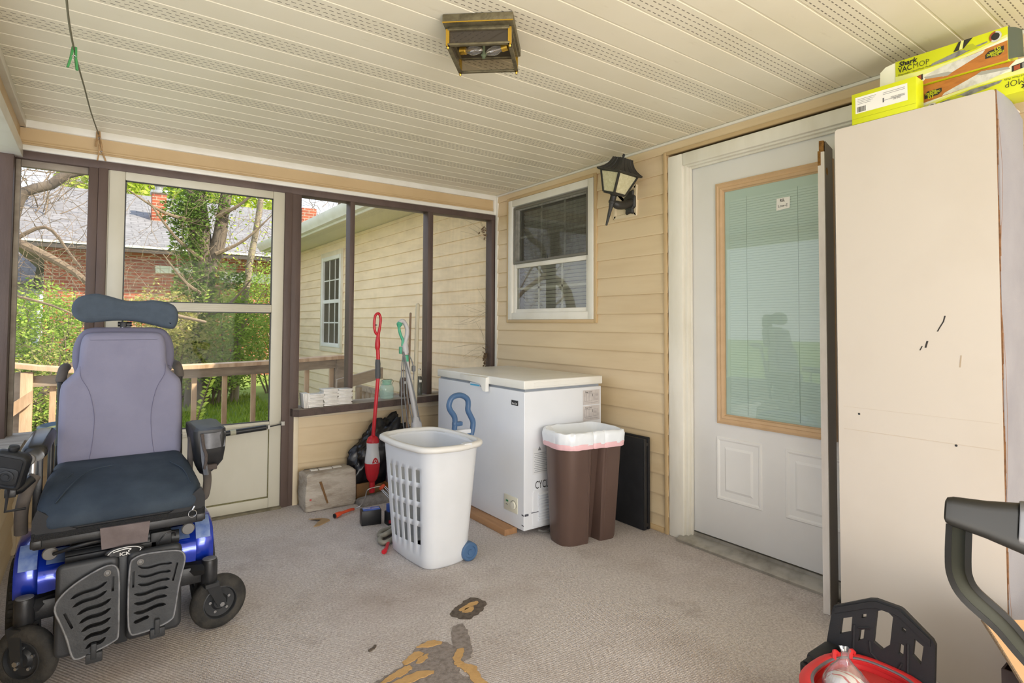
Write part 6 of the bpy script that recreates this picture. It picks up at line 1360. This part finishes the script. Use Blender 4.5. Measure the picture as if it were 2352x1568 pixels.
for a, b in ((-1, -1), (1, -1), (1, 1), (-1, 1)):
    mb.skin([[V((a * w / 2 + s * .0055, b * w / 2 + t_ * .0055, z)) for s, t_ in ((-1, -1), (1, -1), (1, 1), (-1, 1))] for w, z in ((w0, z0_), (w1, z1_))])
for i in range(4):
    for w, z in ((w0, z0_ + .004), (w1, z1_ - .004)):
        p, q = sq(w, z)[i], sq(w, z)[(i + 1) % 4]; mb.tube([p, q], .0048, 5)
mb.build('lantern_cage', M_iron, wl)
t = NT('frosted_lantern_glass'); g = t.bsdf(t.mix(t.ramp(t.noise(60, t.coord(), 4, .7), .4, .7), '#c9c299', '#ddd8b4'), .35, 0, .5, t.noise(90, t.coord(), 3), .4); g.inputs['Alpha'].default_value = .93
for i in range(4):
    p, q = sq(w0 - .002, z0_), sq(w1 - .002, z1_); mb = MB(M=WLM); mb.face([p[i], p[(i + 1) % 4], q[(i + 1) % 4], q[i]]); mb.build('frosted_pane', t.m, wl)
mb = MB(M=WLM); mb.skin([sq(w, z) for w, z in ((.18, .160), (.196, .164), (.196, .170), (.172, .176), (.140, .190), (.112, .208), (.092, .232), (.084, .250), (.0, .252))]); rf = mb.build('flared_roof', M_iron, wl, 30)
mb = MB(M=WLM)
for i in range(4):
    for f in (0, .25, .5, .75):
        mb.tube([sq(w, z)[i].lerp(sq(w, z)[(i + 1) % 4], f) for w, z in ((.196, .171), (.172, .177), (.140, .191), (.112, .209), (.092, .233), (.084, .251))], .0022, 5)
mb.build('roof_rib', M_iron, rf)
mb = MB(M=WLM); mb.lathe((0, 0, .25), (0, 0, 1), ((.012, 0), (.007, .004), (.007, .012), (.009, .016), (.006, .026), (0, .028)), 10); mb.build('finial', M_iron, wl)
mb = MB(); mb.tube([(2.475, 2.445, 1.935), (2.51, 2.44, 1.918), (2.56, 2.437, 1.925), (2.625, 2.437, 1.95)], [.013, .016, .022, .026], 10, smooth=4); mb.build('bracket_arm', M_iron, wl)
mb = MB(); oc_ = [(.034, .066), (.026, .075), (.0, .069), (-.026, .075), (-.034, .066), (-.030, .045), (-.047, .033), (-.047, -.033), (-.030, -.045), (-.034, -.066), (-.026, -.075), (0, -.069), (.026, -.075), (.034, -.066), (.030, -.045), (.047, -.033), (.047, .033), (.030, .045)]
pad(mb, oc_, ((0, 0), (0, .010), (.006, .018), (.012, .020)), lambda u, v, d: V((2.634 - d, 2.452 + u, 1.952 + v))); mb.build('back_plate', M_iron, wl)
mb = MB(); pad(mb, rrect(.20, .198, .008, 3, 2.50, 1.961), ((0, 0), (0, .018), (.004, .022), (.022, .022), (.025, .016)), lambda u, v, d: V((XH - .002 - d + .006, u, v))); o_ = mb.build('mounting_block', mat('beige_mounting_block', '#dccba9', .5), wl)

# ---- clothesline with pegs
mb = MB(); mb.tube([(-.02, YF - .022, 2.236), (-.05, 3.45, 2.208), (-.068, 3.0, 2.176), (-.086, 2.45, 2.119), (-.090, 2.0, 2.088), (-.075, 1.4, 2.075), (-.03, .5, 2.10), (.05, -.6, 2.20), (.08, -1.0, 2.255)], .003, 7, smooth=5)
tag(mb.build('clothesline', mat('grey_green_line', '#6f6a55', .7)), 'slack wire clothesline strung under the ceiling to the far beam', 'line')
def peg(label, o, m, tilt, spread, scale=1, yaw=0):
    t = thing('clothespin', label, 'clothespin', o)
    PM = Matrix.Translation(o) @ Matrix.Rotation(yaw, 4, 'Z') @ Matrix.Rotation(tilt, 4, 'Y') @ Matrix.Scale(scale, 4)
    for s in (-1, 1):
        mb = MB(M=PM); mb.skin([[V((s * x + a, y, z)) for a, y in ((0, -.005), (s * .006, -.005), (s * .006, .005), (0, .005))] for z, x in ((.010, .0005), (.0, .0015), (-.028, .0035), (-.066, .006 + spread))]); mb.build('peg_leg', m, t)
    mb = MB(M=PM); mb.tube([V((.006 * math.cos(a), -.007 + a * .0007, -.026 + .005 * math.sin(a))) for a in (k * .6 for k in range(24))], .0011, 5); mb.build('peg_spring', M_steel, t)
    return t
M_gpeg = mat('green_plastic_peg', '#3f8d4e', .4); M_wpeg = mat('weathered_wood_peg', '#b08f66', .8, dark='#86683f', var=.7, vs=60)
peg('green plastic clothespin on the clothesline', (-.086, 2.45, 2.119), M_gpeg, .05, .004, 1.0, .3)
peg('weathered wooden clothespin clipped at the far end of the line', (-.022, 3.93, 2.240), M_wpeg, -.05, .004, 1.15, .5)
peg('second wooden clothespin dangling below the other wooden one', (-.012, 3.925, 2.165), M_wpeg, -.10, .007, 1.15, .1)
# ================================================================== light and camera
w = bpy.data.worlds.new('sky'); SC.world = w; w.use_nodes = True
nt = w.node_tree; nt.nodes.clear()
o_ = nt.nodes.new('ShaderNodeOutputWorld'); bg = nt.nodes.new('ShaderNodeBackground')
tc = nt.nodes.new('ShaderNodeTexCoord'); sp = nt.nodes.new('ShaderNodeSeparateXYZ'); mr = nt.nodes.new('ShaderNodeMapRange'); mx = nt.nodes.new('ShaderNodeMix'); mx.data_type = 'RGBA'
nt.links.new(tc.outputs['Generated'], sp.inputs[0]); nt.links.new(sp.outputs[2], mr.inputs[0]); mr.inputs[1].default_value = -.02; mr.inputs[2].default_value = .75
mx.inputs[6].default_value = (.93, .95, 1.0, 1); mx.inputs[7].default_value = (.50, .66, .95, 1)
nt.links.new(mr.outputs[0], mx.inputs[0]); nt.links.new(mx.outputs[2], bg.inputs[0]); bg.inputs[1].default_value = 1.75
nt.links.new(bg.outputs[0], o_.inputs[0])
def lamp(name, typ, loc, aim, energy, color=(1, 1, 1), size=1, sy=None):
    l = bpy.data.lights.new(name, typ); l.energy = energy; l.color = color
    if typ == 'AREA':
        l.shape = 'RECTANGLE'; l.size = size; l.size_y = sy or size
    o = bpy.data.objects.new(name, l); COL.objects.link(o); o.location = loc
    o.rotation_euler = (V(aim) - V(loc)).to_track_quat('-Z', 'Y').to_euler(); return o, l
o, l = lamp('sun', 'SUN', (0, 0, 10), V((0, 0, 10)) + V((-.50, .52, -.70)), 7.5, (1, .94, .80)); l.angle = .01
lamp('rear_fill', 'AREA', (.5, -3.4, 1.4), (1.2, 3.2, 1.1), 150, (1, .97, .94), 3.0, 1.9)  # soft fill light added behind the camera to brighten the porch
lamp('low_fill', 'AREA', (.2, -1.0, .3), (.9, 3.0, 2.2), 44, (1, .96, .88), 2.0, .8)  # low fill light added, aimed upward to brighten the ceiling
cam = bpy.data.cameras.new('camera'); co = bpy.data.objects.new('camera', cam); COL.objects.link(co); SC.camera = co
F_, YAW, PIT, ROL, CX, CY = 1318.668, .6402, .0336, -.0041, 31.804, -85.7027
fw = V((math.sin(YAW) * math.cos(PIT), math.cos(YAW) * math.cos(PIT), math.sin(PIT)))
rt = V((math.cos(YAW), -math.sin(YAW), 0)); dn = fw.cross(rt)
rx = rt * math.cos(ROL) + dn * math.sin(ROL); dy = -rt * math.sin(ROL) + dn * math.cos(ROL)
co.matrix_world = Matrix.Translation((0, 0, 1.2)) @ Matrix((rx, -dy, -fw)).transposed().to_4x4()
cam.sensor_fit = 'HORIZONTAL'; cam.sensor_width = 36; cam.lens = F_ / 2352 * 36
cam.shift_x = -CX / 2352; cam.shift_y = CY / 2352; cam.clip_start = .02; cam.clip_end = 300
SC.view_settings.view_transform = 'Standard'; SC.view_settings.look = 'None'
SC.view_settings.exposure = 0; SC.view_settings.gamma = 1
SC.cycles.max_bounces = 12; SC.cycles.transparent_max_bounces = 24; SC.cycles.use_denoising = True
SC.cycles.sample_clamp_indirect = 6; SC.cycles.caustics_reflective = False; SC.cycles.caustics_refractive = False
